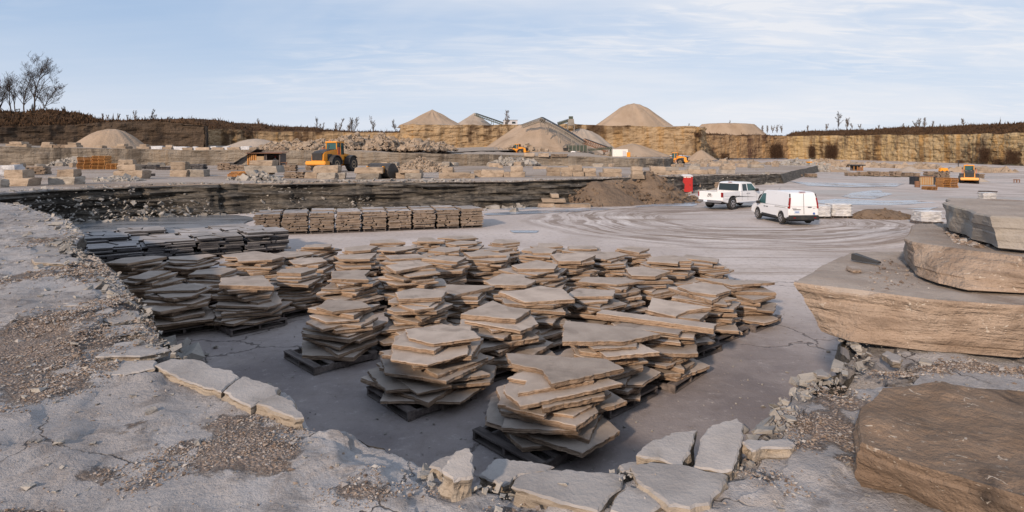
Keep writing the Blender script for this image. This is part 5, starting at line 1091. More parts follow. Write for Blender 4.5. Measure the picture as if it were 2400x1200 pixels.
def hut():
    p = on_bench(610, 399); y = 82.0; s = y / F; e = empty('hut', (at_y(618, 395, y).x, y, float(ztop(np.array([at_y(618, 395, y).x]), np.array([y]))[0])), R(6), 'small open fronted work hut with a black tarp on its left slope', 'hut')
    w, h, d = 75 * s, 2.25, 3.0
    mb = MB(); mb.box((0, d - .05, h / 2), (w, .08, h)); mb.box((w / 2 - .04, d / 2, h / 2), (.08, d, h)); mb.box((-w / 2 + .04, d / 2, h / 2), (.08, d, h)); mb.build('wall', [M['oldwood']], e)
    mb = MB()
    for k in range(5): mb.box((-w / 2 + .12 + k * .26, -.02, h * .47), (.16, .05, h * .92))
    mb.build('board_front', [M['newwood']], e); mb = MB(); mb.box((-w / 2 + 1.75, -.03, h * .46), (.95, .05, h * .72)); mb.build('pale_panel', [M['paleboard']], e)
    for x in (-w / 2 + 2.35, .35, w / 2 - .1): MB().box((x, .05, h / 2), (.11, .11, h)).build('post', [M['oldwood']], e)
    mb = MB(); mb.box((.1, d / 2 - .1, h + .12), (w + .5, d + .9, .07), 0, 0, R(3)); mb.build('roof', [M['rust']], e)
    mb = MB(); N = 14
    P = [[(-w / 2 - 2.55 + u * .34 * 9 / 9, -0.5 + v * (d + 1.0), 0) for v in (0, .25, .5, .75, 1)] for u in range(9)]
    rngh = random.Random(5)
    for u in range(9):
        for v in range(5): f = u / 8; P[u][v] = (-w / 2 - 2.5 + 3.9 * f, P[u][v][1], .12 + (h + .45) * (f ** .85) + rngh.uniform(-.06, .06))
    vs = [q for r in P for q in r]; vs += [(a, b, c - .05) for a, b, c in vs]; fs = []
    for u in range(8):
        for v in range(4): a = u * 5 + v; fs += [(a, a + 5, a + 6, a + 1), (45 + a, 45 + a + 1, 45 + a + 6, 45 + a + 5)]
    for u in range(8): fs += [(u * 5, 45 + u * 5, 45 + u * 5 + 5, u * 5 + 5), (u * 5 + 4, u * 5 + 9, 45 + u * 5 + 9, 45 + u * 5 + 4)]
    mb.add(vs, fs).build('tarp', [M['tarp']], e)
    mb = MB(); mb.box((w / 2 + .45, .3, 1.0), (.9, .5, .06)); mb.box((w / 2 + .75, .3, .5), (.1, .4, .96)); mb.build('work_bench', [M['rust']], e)
hut()
p = on_bench(602, 398)
def toilet():
    p = on_floor(1612, 453); s = p.y / F; w = 30 * s; h = 44 * s; e = empty('portable_toilet', (p.x, p.y + .5, p.z), R(-14), 'bright red portable toilet with pale rounded roof', 'portable toilet')
    mb = MB(); mb.box((0, 0, .1 + (h - .3) / 2), (w * .92, w * .92, h - .3)); mb.build('cabin', [M['red']], e, bevel=.03)
    mb = MB(); mb.box((0, 0, .06), (w, w, .12)); mb.build('base', [M['black']], e, bevel=.01)
    mb = MB(); mb.rings([[(-w / 2, -w / 2, h - .22), (w / 2, -w / 2, h - .22), (w / 2, w / 2, h - .22), (-w / 2, w / 2, h - .22)], [(-w / 2, -w / 2, h - .14), (w / 2, -w / 2, h - .14), (w / 2, w / 2, h - .14), (-w / 2, w / 2, h - .14)], [(-w * .3, -w * .34, h), (w * .3, -w * .34, h), (w * .3, w * .34, h), (-w * .3, w * .34, h)]]); mb.build('roof', [M['greyroof']], e, bevel=.03)
    mb = MB(); mb.box((0, -w * .46 - .012, h * .44), (w * .74, .03, h * .74)); d = mb.build('door', [M['red']], e, bevel=.01); MB().box((w * .26, -w * .46 - .045, h * .45), (.05, .04, .16)).build('handle', [M['black']], d)
    mb = MB(); [mb.box((sx * w * .37, -w * .46 - .01, h * .44), (.05, .05, h * .80)) for sx in (-1, 1)]; mb.build('corner_rib', [M['red']], e)
    mb = MB(); z = h * .855
    for x0, ww in ((-.33, .09), (-.21, .07), (-.12, .10), (.05, .08), (.15, .06), (.23, .09)): mb.box((w * (x0 + ww / 2), -w * .46 - .012, z), (w * ww, .02, .085))
    mb.build('sign_lettering', [M['whitesheet']], e)
toilet()
# crushing plant
def conveyor(label, a, b, w=1.1, dp=.9, legs=(), mat='belt', pieces=14):
    a = Vector(a); b = Vector(b); d = b - a; L = d.length; e = empty('conveyor', a, 0, label, 'conveyor', 'conveyors of the crushing plant')
    u = d.normalized(); side = u.cross(Vector((0, 0, 1))).normalized(); up = side.cross(u)
    mb = MB()
    for s in (-1, 1):
        for v in (0, -dp): mb.beam(side * s * w / 2 + up * v, d + side * s * w / 2 + up * v, .16, .16)
        for k in range(pieces):
            p0 = d * (k / pieces); p1 = d * ((k + 1) / pieces); mb.beam(p0 + side * s * w / 2, p1 + side * s * w / 2 - up * dp, .10, .10); mb.beam(p1 + side * s * w / 2, p1 + side * s * w / 2 - up * dp, .10, .10)
    mb.build('truss', [M[mat]], e); mb = MB(); mb.beam(up * .22, d + up * .22, w * .85, .08); mb.build('belt', [M['black']], e)
    for f, zf in legs:
        for s in (-1, 1):
            p = d * f + side * s * w / 2 - up * dp; MB().beam(p, Vector((p.x + s * .3, p.y, zf - a.z)), .22, .22).build('leg', [M[mat]], e)
    return e
def Q(px, py, y): v = at_y(px, py, y); return (v.x, v.y, v.z)
conveyor('stacking conveyor reaching up over the pale grey cone', Q(1185, 290, 240), Q(1115, 266, 247), legs=((.42, 15.5),), mat='greensteel')
conveyor('long main conveyor running down the crushed stone slope, upper part', Q(1270, 276, 206), Q(1330, 308, 198), w=1.8, dp=1.3, legs=((.25, 11), (.75, 8)))
conveyor('long main conveyor running down the crushed stone slope, middle part', Q(1322, 303, 199), Q(1372, 334, 193), w=1.8, dp=1.3, legs=((.5, 6),))
conveyor('rusty feed conveyor at the foot of the slope', Q(1370, 326, 194), Q(1425, 346, 190), w=1.6, dp=1.4, legs=((.9, 4),), mat='rust')
conveyor('short conveyor rising left of the main one to its head', Q(1222, 294, 212), Q(1272, 276, 207), legs=())
conveyor('thin dark conveyor far right on the plant skyline', Q(1306, 288, 226), Q(1332, 280, 226), mat='greensteel')
conveyor('low thin conveyor right of the green screen box', Q(1378, 350, 186), Q(1434, 345, 186), w=.9, dp=.5, legs=((.95, 3.2),), mat='greensteel')
def tower():
    p = at_y(1338, 294, 224); e = empty('transfer_tower', p, 0, 'tan transfer tower at the top of the plant', 'plant tower'); MB().box((0, 0, 1.2), (2.6, 2.4, 2.4), taper=.75).build('hopper', [M['belt']], e); MB().box((0, 0, 2.9), (1.5, 1.5, 1.0)).build('head', [M['greensteel']], e)
    mb = MB(); [mb.box((sx * 1.2, sy * 1.1, -1), (.2, .2, 2.1)) for sx in (-1, 1) for sy in (-1, 1)]; mb.build('legs', [M['belt']], e)
    p = at_y(1272, 290, 206); e = empty('transfer_tower', p, 0, 'dark drive house under the head of the main conveyor', 'plant tower'); MB().box((0, .3, 1.0), (2.0, 1.8, 1.3)).build('housing', [M['steel']], e); mb = MB(); [mb.box((sx * .8, sy * .7, 0), (.16, .16, 1.2)) for sx in (-1, 1) for sy in (-1, 1)]; mb.build('legs', [M['belt']], e)
tower()
def screen():
    p = at_y(1352, 366, 186); e = empty('screen_plant', p, R(4), 'dark green screening machine on legs at the slope foot', 'screening machine'); s = 186 / F
    MB().box((0, 0, 2.5), (46 * s, 2.6, 1.7)).build('screen_box', [M['greensteel']], e, bevel=.05); mb = MB(); [mb.box((-46 * s / 2 + .3 + k * 1.15, -1.33, 2.5), (.16, .1, 1.8)) for k in range(6)]; mb.build('rib', [M['belt']], e); MB().box((-3.2, 0, 2.1), (1.6, 2.2, 1.0), taper=1.3).build('hopper', [M['steel']], e)
    for sx in (-2.4, -.6, 1.4, 2.7):
        for sy in (-1, 1): MB().box((sx, sy, .8), (.25, .25, 1.7)).build('leg', [M['greensteel']], e)
    MB().box((1.9, 0, .9), (2.2, 2.0, .9)).build('chassis', [M['steel']], e)
    for sx in (3.2, 4.3): MB().tube((sx, -1.1, .55), (sx, 1.1, .55), .55, .55, 14).build('wheel', [M['rubber']], e)
screen()
def container():
    p = at_y(1454, 367, 180); s = 180 / F; e = empty('container', p, R(-3), 'white site container right of the screening machine', 'container'); mb = MB(); w, h = 35 * s, 17 * s
    mb.box((0, 1.2, h / 2), (w, 2.4, h))
    for k in range(14): mb.box((-w / 2 + .2 + k * (w - .4) / 13, -.03, h / 2), (.10, .06, h * .9))
    mb.build('shell', [M['whitesheet']], e); MB().box((0, 1.2, h + .04), (w + .1, 2.5, .08)).build('roof', [M['greyroof']], e); MB().box((w * .25, -.08, h * .42), (.9, .05, h * .8)).build('door', [M['greyroof']], e)
    p = at_y(1473, 371, 178); e = empty('fuel_tank', p, 0, 'small tan box tank beside the white container', 'tank'); MB().box((0, 0, .95), (.95, .9, 1.7)).build('tank', [M['yellow']], e, bevel=.05); mb = MB(); mb.box((0, 0, .06), (1.0, .95, .12)); mb.build('skid', [M['steel']], e)
    p = at_y(1196, 292, 238); e = empty('plant_cabin', p, R(8), 'grey control cabin behind the bare tree on the island', 'cabin'); MB().box((0, 0, .6), (5.4, 2.6, 2.2)).build('shell', [M['greyroof']], e); MB().box((0, 0, 1.76), (5.7, 2.9, .12)).build('roof', [M['steel']], e); MB().box((1.2, -1.33, .7), (1.4, .06, .8)).build('window', [M['glass']], e)
    MB().box((-1.8, -1.32, .2), (.9, .06, 1.5)).build('door', [M['steel']], e)
container()
def far_hut():
    p = on_floor(2012, 400); s = p.y / F; e = empty('hut', p, R(-4), 'small dark shelter on the far floor at right', 'hut'); w = 22 * s; MB().box((0, .9, 1.45), (w + .8, 2.6, .3)).build('roof', [M['tarp']], e); MB().box((0, 1.8, .7), (w, .1, 1.4)).build('wall', [M['oldwood']], e)
    mb = MB(); [mb.box((sx * w / 2 * .9, .1, .7), (.2, .2, 1.4)) for sx in (-1, -.2, 1)]; mb.build('post', [M['newwood']], e); MB().box((w * .25, .5, .45), (1.2, .8, .9)).build('crate', [M['rust']], e)
    p = on_floor(2168, 434); s = p.y / F
    e = empty('work_shed', p, R(5), 'low tan crate shed with dark covers left of the pallets', 'shed'); MB().box((.3, .6, .62), (2.0, 1.2, 1.15)).build('crate', [M['paleboard']], e); MB().box((-1.0, .8, .65), (.7, 1.1, 1.2)).build('cover', [M['tarp']], e); MB().box((1.7, .8, .65), (.8, 1.1, 1.2)).build('cover', [M['tarp']], e); MB().box((.3, .6, 1.25), (2.3, 1.4, .08)).build('lid', [M['rust']], e)
    mb = MB(); [mb.box((.3 + k * .35 - .7, -.02, .62), (.06, .05, 1.15)) for k in range(5)]; mb.build('batten', [M['newwood']], e)
    p = on_floor(2150, 439); e = empty('barrel', p, 0, 'rusty drum left of the crate shed', 'barrel'); MB().tube((0, 0, 0), (0, 0, .85), .32, .32, 14).build('drum', [M['rust']], e); mb = MB(); [mb.tube((0, 0, z), (0, 0, z + .03), .335, .335, 14) for z in (.02, .28, .56, .82)]; mb.build('hoop', [M['steel']], e)
    p = on_floor(2383, 428); e = empty('work_table', p, R(10), 'small rusty work stand alone on the right floor', 'work stand'); MB().box((0, 0, .52), (.75, .6, .12)).build('top', [M['rust']], e)
    for sx in (-1, 1):
        for sy in (-1, 1): MB().box((sx * .3, sy * .22, .23), (.1, .1, .46)).build('leg', [M['rust']], e)
    q = on_floor(1917, 386); p = Vector((q.x, q.y, 3.0)); p = at_y(1917, 389, 150); e = empty('boom_lift', p, R(8), 'yellow boom lift folded flat behind the rubble heap', 'lift'); MB().box((.9, 0, .35), (3.3, .5, .38)).build('boom', [M['yellow']], e, bevel=.03); MB().box((-2.2, 0, .45), (1.7, 1.2, .7)).build('chassis', [M['greensteel']], e, bevel=.03); MB().box((-2.2, 0, .95), (1.5, 1.0, .3)).build('counterweight', [M['yellow']], e, bevel=.03); [MB().tube((x, -.75, .05), (x, .75, .05), .38, .38, 12).build('wheel', [M['rubber']], e) for x in (-2.9, -1.5)]
    p = on_floor(2211, 405); e = empty('compressor', p, R(-8), 'small bright yellow compressor before the right face', 'compressor'); MB().box((0, 0, .75), (1.9, 1.1, .85), taper=.8).build('hood', [M['yellow']], e, bevel=.06); [MB().tube((x, -.6, .28), (x, .6, .28), .28, .28, 12).build('wheel', [M['rubber']], e) for x in (-.5, .5)]; MB().beam((.9, 0, .4), (1.9, 0, .3), .1, .1).build('drawbar', [M['steel']], e)
    p = on_floor(2246, 402); e = empty('pole', p, 0, 'thin dark drill mast standing behind the compressor', 'mast'); MB().beam((0, 0, 0), (0, 0, 2.9), .14, .14).build('mast', [M['steel']], e); MB().box((0, 0, .25), (.7, .6, .5)).build('base', [M['steel']], e)
far_hut()
# ---------------------------------------------------------------- vehicles
def wheel(parent, x, y, r, w, rimr, rimmat, n=28, lugs=0, hub=.5):
    sy = 1 if y > 0 else -1; mb = MB()
    prof = [(-w / 2, rimr), (-w / 2, r * .93), (-w * .36, r), (w * .36, r), (w / 2, r * .93), (w / 2, rimr)]
    mb.rings([[(rr * math.cos(2 * math.pi * k / n), yy, rr * math.sin(2 * math.pi * k / n)) for k in range(n)] for yy, rr in prof], 0)
    for k in range(lugs):
        a = 2 * math.pi * k / lugs; M4 = Matrix.Rotation(-a, 4, 'Y') @ Matrix.Translation((r, 0, 0)); b = MB().box((0, 0, 0), (.07, w * .9, r * .10)); mb.add([tuple(M4 @ Vector(p)) for p in b.v], b.f)
    o = mb.build('wheel', [M['rubber']], parent, (x, y, r), smooth=True)
    rb = MB(); yo = sy * w / 2
    rb.rings([[(rr * math.cos(2 * math.pi * k / n), yo + sy * dy, rr * math.sin(2 * math.pi * k / n)) for k in range(n)] for dy, rr in ((.01, rimr * 1.02), (.012, rimr * .86), (-.05, rimr * .8), (-.03, rimr * .35), (.02, rimr * .26))], 0, False, True)
    if hub:
        for k in range(5):
            a = 2 * math.pi * k / 5; rb.beam((.2 * rimr * math.cos(a), yo - sy * .01, .2 * rimr * math.sin(a)), (.86 * rimr * math.cos(a), yo - sy * .005, .86 * rimr * math.sin(a)), .05 * hub * 2, .05)
    rb.build('rim', [rimmat], o, smooth=True); return o
def arch(xc, zc, r, n=10): return [(xc + r * math.cos(math.pi * k / n), zc + r * math.sin(math.pi * k / n)) for k in range(n + 1)]
def text_mesh(txt, size, ext=.004):
    cu = bpy.data.curves.new('lettering', 'FONT'); cu.body = txt; cu.size = size; cu.extrude = ext; cu.align_x = 'CENTER'; cu.align_y = 'CENTER'
    o = bpy.data.objects.new('lettering', cu); COL.objects.link(o); bpy.context.view_layer.update()
    me = bpy.data.meshes.new_from_object(o.evaluated_get(bpy.context.evaluated_depsgraph_get())); bpy.data.objects.remove(o); bpy.data.curves.remove(cu); return me
def letter(txt, size, mat, parent, loc, rot, name='lettering'):
    me = text_mesh(txt, size); me.materials.clear(); me.materials.append(mat); return link(name, me, parent, loc, rot)
REARROT = (R(90), 0, R(-90))       # text that reads on a face looking towards -X
def van(loc, rz):
    e = empty('van', loc, rz, 'white windowless panel van seen from behind its left rear corner', 'van'); w = 1.80 / 2; k = .17
    yf = lambda z: 1 - max(0, z - .98) * k
    low = [(-2.36, .40), (-2.38, .98), (1.62, .98), (2.12, .90), (2.34, .72), (2.38, .40)] + arch(1.50, .36, .38) + arch(-1.43, .36, .38)
    low = [(-2.36, .42), (-2.38, .98), (1.62, .98), (2.12, .90), (2.34, .70), (2.38, .40)] + [(x, z) for x, z in arch(1.50, .34, .39)] + [(x, z) for x, z in arch(-1.43, .34, .39)]
    mb = MB(); mb.prism_y(low, -w, w); mb.prism_y([(-2.38, .982), (-2.33, 1.55), (-2.22, 1.78), (-2.0, 1.825), (-.6, 1.85), (.55, 1.82), (.82, 1.74), (1.60, .982)], -w, w, 0, yf)
    mb.build('body', [M['white']], e, bevel=.045, seg=3, smooth=True)
    MB().box((0, 0, .30), (4.4, 1.5, .2)).build('underbody', [M['black']], e)
    for sx in (1.50, -1.43):
        for sy in (-1, 1):
            wheel(e, sx, sy * (w - .10), .335, .21, .215, M['alloy']); mb = MB(); mb.prism_y(arch(sx, .34, .385), sy * (w - .02) - .3 * (sy > 0), sy * (w - .02) + .3 * (sy < 0)); mb.build('wheel_well', [M['black']], e)
    def sp(x, z, s, d=.006): return (x, s * (w * yf(z) + d), z)
    for s in (-1, 1):
        q = [(.42, 1.02), (1.42, 1.02), (.86, 1.60), (.50, 1.62)]; mb = MB(); mb.rings([[sp(x, z, s, -.01) for x, z in q], [sp(x, z, s) for x, z in q]]); mb.build('side_window', [M['tealglass']], e)
        q = [(-.95, .30), (.95, .34), (.90, .46), (-.95, .42)]; mb = MB(); mb.rings([[sp(x, z, s, -.01) for x, z in q], [sp(x, z, s, .018) for x, z in q]]); mb.build('side_moulding', [M['black']], e)
        for (x0, x1, z0, z1) in ((.33, .345, .45, 1.70), (-.72, -.705, .45, 1.70), (-2.0, -.72, .925, .945)):
            mb = MB(); q = [(x0, z0), (x1, z0), (x1, z1), (x0, z1)]; mb.rings([[sp(x, z, s, -.01) for x, z in q], [sp(x, z, s, .003) for x, z in q]]); mb.build('door_gap', [M['black']], e)
        for x in (.20, .50): MB().box((x, s * (w + .02), .86), (.17, .04, .035)).build('door_handle', [M['black']], e)
        MB().box((1.18, s * (w + .10), 1.05), (.14, .22, .18)).build('mirror', [M['black']], e, bevel=.02)
        q = [(-2.395, .92), (-2.395, 1.22), (-2.345, 1.52), (-2.26, 1.50), (-2.29, 1.2), (-2.25, .94)]
        mb = MB(); mb.rings([[sp(x, z, s, -.07) for x, z in q], [sp(x, z, s, .012) for x, z in q]]); mb.build('tail_light', [M['redlens']], e)
        q = [(-2.38, 1.04), (-2.38, 1.10), (-2.30, 1.10), (-2.30, 1.04)]; mb = MB(); mb.rings([[sp(x, z, s, -.15) for x, z in q], [sp(x, z, s, .018) for x, z in q]]); mb.build('reversing_light', [M['clearlens']], e)
        q = [(-2.34, 1.54), (-2.28, 1.74), (-2.22, 1.74), (-2.28, 1.54)]; mb = MB(); mb.rings([[sp(x, z, s, -.04) for x, z in q], [sp(x, z, s, .006) for x, z in q]]); mb.build('pillar_trim', [M['black']], e)
    mb = MB(); mb.prism_y([(-2.50, .30), (-2.50, .50), (-2.38, .56), (-2.1, .46), (-2.1, .30)], -w + .01, w - .01); mb.build('rear_bumper', [M['black']], e, bevel=.02)
    mb = MB(); mb.prism_y([(1.00, 1.66), (1.60, 1.0), (1.63, 1.02), (1.02, 1.69)], -w * .82, w * .82); mb.build('windscreen', [M['glass']], e)
    MB().box((-2.39, 0, 1.18), (.02, .012, 1.15), ry=R(3)).build('door_gap', [M['black']], e)
    for y, z, ww, hh, m in ((.42, .73, .32, .16, 'plate'), (.42, .86, .46, .03, 'black'), (-.36, 1.0, .22, .035, 'black')):
        o = MB().box((-2.40, y, z), (.03, ww, hh)).build({'plate': 'licence_plate'}.get(m, 'door_handle'), [M[m]], e)
        if m == 'plate': MB().box((-.02, 0, 0), (.008, .24, .05)).build('plate_print', [M['blue']], o); o.location = (0, 0, 0); o.children[0].location = (-2.40, y, z)
    mb = MB(); mb.tube((-2.385, -.62, .64), (-2.41, -.62, .64), .065, .065, 16); mb.build('badge', [M['blue']], e)
    letter('TRANSIT', .075, M['chrome'], e, (-2.405, .58, .93), REARROT); letter('XLT', .075, M['chrome'], e, (-2.405, -.62, .93), REARROT)
    mb = MB(); mb.box((-2.20, 0, 1.83), (.12, .34, .03)); mb.build('brake_light', [M['redlens']], e)
    for x in (-2.515,): MB().box((x, .62, .42), (.02, .12, .05)).build('reflector', [M['redlens']], e); MB().box((x, -.62, .42), (.02, .12, .05)).build('reflector', [M['redlens']], e)
    MB().tube((.5, 0, 1.82), (.25, 0, 2.02), .008, .004, 6).build('aerial', [M['black']], e)
    return e
def pickup(loc, rz):
    e = empty('pickup_truck', loc, rz, 'white pickup truck with dark windows parked before the red toilet', 'pickup truck'); w = 1.0
    yf = lambda z: 1 - max(0, z - 1.2) * .20
    low = [(-2.90, .62), (-2.90, .90), (-.82, .90), (-.82, 1.20), (1.25, 1.20), (2.35, 1.12), (2.78, .98), (2.88, .80), (2.88, .45)] + arch(1.85, .44, .50) + arch(-1.72, .44, .50)
    mb = MB(); mb.prism_y(low, -w, w)
    for s in (-1, 1): mb.prism_y([(-2.88, .902), (-2.88, 1.24), (-.83, 1.24), (-.83, .902)], s * w - .09 * (s > 0), s * w + .09 * (s < 0))
    mb.prism_y([(-.80, 1.202), (-.70, 1.78), (-.52, 1.86), (.20, 1.89), (.72, 1.84), (1.38, 1.202)], -w * .985, w * .985, 0, yf)
    mb.build('body', [M['white']], e, bevel=.035, seg=3, smooth=True)
    tg = MB().box((-2.905, 0, .93), (.09, 1.80, .60)).build('tailgate', [M['white']], e, bevel=.02); MB().box((-2.96, 0, 1.07), (.03, .24, .07)).build('handle', [M['black']], tg)
    letter('GMC', .20, M['black'], e, (-2.955, 0, .93), REARROT, 'emblem')
    MB().box((-1.8, 0, .913), (2.0, 1.8, .02)).build('bed_liner', [M['black']], e); MB().box((0, 0, .50), (5.0, 1.4, .25)).build('chassis', [M['black']], e)
    mb = MB(); mb.box((-3.02, 0, .58), (.18, 1.92, .17)); mb.build('rear_bumper', [M['chrome']], e, bevel=.03); MB().box((-3.12, .25, .60), (.02, .30, .14)).build('licence_plate', [M['plate']], e); MB().box((-3.05, 0, .40), (.12, .5, .12)).build('tow_hitch', [M['black']], e)
    mb = MB(); mb.box((2.92, 0, .62), (.14, 1.9, .25)); mb.build('front_bumper', [M['chrome']], e, bevel=.03); MB().box((2.86, 0, .90), (.08, 1.3, .28)).build('grille', [M['black']], e)
    for s in (-1, 1):
        MB().box((-2.86, s * .935, 1.05), (.13, .16, .32)).build('tail_light', [M['redlens']], e, bevel=.015); MB().box((2.80, s * .8, .92), (.12, .3, .2)).build('headlight', [M['clearlens']], e)
        for sx in (1.85, -1.72):
            wheel(e, sx, s * .88, .40, .27, .25, M['chrome']); mb = MB(); mb.prism_y(arch(sx, .44, .49), s * .975 - .36 * (s > 0), s * .975 + .36 * (s < 0)); mb.build('wheel_well', [M['black']], e)
        def sp(x, z, d=.006): return (x, s * (w * .985 * yf(z) + d), z)
        for q in ([(-.52, 1.26), (.02, 1.26), (.02, 1.74), (-.46, 1.74)], [(.12, 1.26), (1.16, 1.26), (.70, 1.74), (.12, 1.76)]):
            mb = MB(); mb.rings([[sp(x, z, -.01) for x, z in q], [sp(x, z) for x, z in q]]); mb.build('side_window', [M['tealglass'] if q[0][0] > 0 else M['glass']], e)
        for x in (.07, 1.18, -.60): MB().box((x, s * (w + .001), .88), (.012, .006, .58)).build('door_gap', [M['black']], e)
        for x in (-.02, .22): MB().box((x, s * (w + .015), 1.07), (.17, .03, .035)).build('door_handle', [M['chrome']], e)
        MB().box((.98, s * (w + .14), 1.30), (.13, .24, .20)).build('mirror', [M['black']], e, bevel=.02); MB().tube((-.9, s * .98, .44), (1.25, s * .98, .44), .045, .045, 8).build('step_bar', [M['chrome']], e)
    mb = MB(); q = [(-.79, 1.27), (-.715, 1.76), (-.725, 1.762), (-.81, 1.272)]; mb.prism_y(q, -.82, .82); mb.build('rear_window', [M['glass']], e)
    mb = MB(); mb.prism_y([(.80, 1.80), (1.36, 1.24), (1.39, 1.25), (.83, 1.82)], -.80, .80); mb.build('windscreen', [M['glass']], e); MB().box((-.60, 0, 1.86), (.08, .30, .03)).build('brake_light', [M['redlens']], e)
    return e
def bucket_mb(w=2.9):
    mb = MB(); N = 9; arc = [(-.15 + .62 * math.cos(a) * -1, .62 + .62 * math.sin(a)) for a in [R(-90 + 200 * k / (N - 1)) for k in range(N)]]
    prof = [(1.05, 0.0)] + [(x, z) for x, z in arc]; inn = [(x * .94 + .03, z * .94 + .05) for x, z in prof]; inn[0] = (1.0, .035)
    mb.prism_y(prof + inn[::-1], -w / 2, w / 2)
    for s in (-1, 1): mb.prism_y(prof, s * w / 2 - .03, s * w / 2 + .03)
    return mb
def loader(name, loc, rz, label, scale=1.0, bucket=True):
    e = empty('wheel_loader', loc, rz, label, 'wheel loader', 'wheel loaders', scale)
    mb = MB(); mb.prism_y([(-3.35, 1.15), (-3.30, 2.0), (-2.9, 2.25), (-1.2, 2.50), (-.55, 2.45), (-.55, .95), (-2.6, .95)], -.78, .78); mb.build('hood', [M['yellow']], e, bevel=.06)
    mb = MB(); mb.prism_y([(-3.28, 2.03), (-2.9, 2.29), (-1.2, 2.55), (-1.2, 2.50), (-2.9, 2.24), (-3.26, 1.99)], -.70, .70); mb.build('hood_cover', [M['steel']], e); MB().box((-3.36, 0, 1.68), (.08, 1.32, .80), ry=R(-3)).build('rear_grille', [M['black']], e, bevel=.02)
    mb = MB(); mb.prism_y([(-3.75, .85), (-3.70, 1.22), (-2.85, 1.22), (-2.85, .75), (-3.4, .70)], -1.28, 1.28); mb.build('counterweight', [M['yellow']], e, bevel=.06)
    for s in (-1, 1):
        MB().box((-2.2, s * .80, 1.72), (.8, .04, .55)).build('side_vent', [M['steel']], e)
        mb = MB(); a = arch(-1.65, .86, 1.05, 8); b = arch(-1.65, .86, .95, 8); mb.prism_y(a + b[::-1], s * 1.05 - .36, s * 1.05 + .36); mb.build('rear_fender', [M['steel']], e)
        mb = MB(); a = arch(1.65, .86, 1.02, 8)[2:]; b = arch(1.65, .86, .94, 8)[2:]; mb.prism_y(a + b[::-1], s * 1.05 - .34, s * 1.05 + .34); mb.build('front_fender', [M['steel']], e)
        for sx in (-1.65, 1.65): wheel(e, sx, s * 1.05, .84, .64, .42, M['rimtan'], lugs=20, hub=0)
        mb = MB(); mb.beam((.75, s * .45, 1.95), (2.0, s * .50, 1.75), .16, .34); mb.beam((2.0, s * .50, 1.75), (2.95, s * .5, .60), .16, .30); mb.build('lift_arm', [M['yellow']], e)
        MB().tube((.9, s * .3, 1.1), (2.1, s * .4, 1.35), .08, .06, 8).build('lift_cylinder', [M['chrome']], e)
        mb = MB()
        for x in (-.95, -.55): mb.tube((x, s * 1.0, 1.35), (x, s * 1.0, 2.7), .03, .03, 6)
        mb.tube((-.95, s * 1.0, 2.7), (-.55, s * 1.0, 2.7), .03, .03, 6)
        for k in range(4): mb.box((-.62, s * 1.0, .75 + k * .26), (.45, .34, .05))
        mb.build('handrail', [M['orangered']], e); MB().box((.72, s * .95, 2.75), (.06, .16, .34)).build('mirror', [M['black']], e)
    mb = MB(); mb.box((-.1, 0, 1.62), (1.45, 1.5, .62)); mb.build('cab', [M['yellow']], e, bevel=.04)
    for sx in (-.80, -.05, .58):
        for sy in (-.70, .70): MB().beam((sx, sy, 1.92), (sx * .95, sy * .95, 3.28), .10, .10).build('cab_pillar', [M['yellow'] if sx < .5 else M['black']], e)
    mb = MB(); mb.box((-.1, 0, 2.6), (1.36, 1.36, 1.30), taper=.96); mb.build('cab_glass', [M['tealglass']], e); MB().box((-.1, 0, 3.34), (1.65, 1.62, .16), taper=.92).build('cab_roof', [M['yellow']], e, bevel=.04); MB().tube((-.6, .3, 3.4), (-.6, .3, 3.55), .08, .07, 10).build('beacon', [M['orangered']], e)
    mb = MB(); mb.box((.55, 0, 1.0), (.9, .7, .7)); mb.prism_y([(.9, .65), (.9, 1.8), (1.3, 2.05), (2.2, 1.5), (2.5, .7)], -.42, .42); mb.build('front_frame', [M['yellow']], e, bevel=.04); MB().tube((-1.9, -.45, 2.4), (-1.9, -.45, 3.0), .07, .07, 8).build('exhaust', [M['steel']], e)
    MB().tube((-1.65, -1.0, .84), (-1.65, 1.0, .84), .18, .18, 10).build('axle', [M['steel']], e); MB().tube((1.65, -1.0, .84), (1.65, 1.0, .84), .18, .18, 10).build('axle', [M['steel']], e)
    if bucket: bucket_mb().build('bucket', [M['steel']], e, (3.35, 0, .12))
    return e
p = at_z(1842, 522, 0.0); van((p.x, p.y + .4, .06), R(95)).scale = (.88, .93, .97)
p = on_floor(1706, 489); pickup((p.x + .85, p.y + .9, .03), R(35))
p = on_bench(786, 402); loader('wheel_loader', (p.x, p.y, p.z), R(72), 'largest orange wheel loader turned away, standing by the hut', 1.02, False)
p = on_bench(890, 419); b = bucket_mb(2.3).build('loader_bucket', [M['steel']], None, (p.x + .1, p.y + 1.0, p.z), (0, 0, R(62)), scale=(1.1, 1, 1.05)); tag(b, 'big dark steel loader bucket standing alone on the bench', 'loader bucket'); MB().box((-.72, 1.0, .75), (.25, .14, .5)).build('hinge_lug', [M['yellow']], b); MB().box((-.72, -.7, .75), (.25, .14, .5)).build('hinge_lug', [M['yellow']], b)
p = at_y(1213, 363, 188); loader('wheel_loader', (p.x, p.y, p.z), R(150), 'small distant orange loader below the crushed stone slope', 1.0)
p = at_y(1582, 386.5, 165); loader('wheel_loader', (p.x, p.y, p.z), R(152), 'distant yellow loader working before the island corner', 1.0)
p = at_y(2271, 431, 100); loader('wheel_loader', (p.x, p.y, p.z), R(54), 'yellow loader backing towards the camera on the right floor', .93)
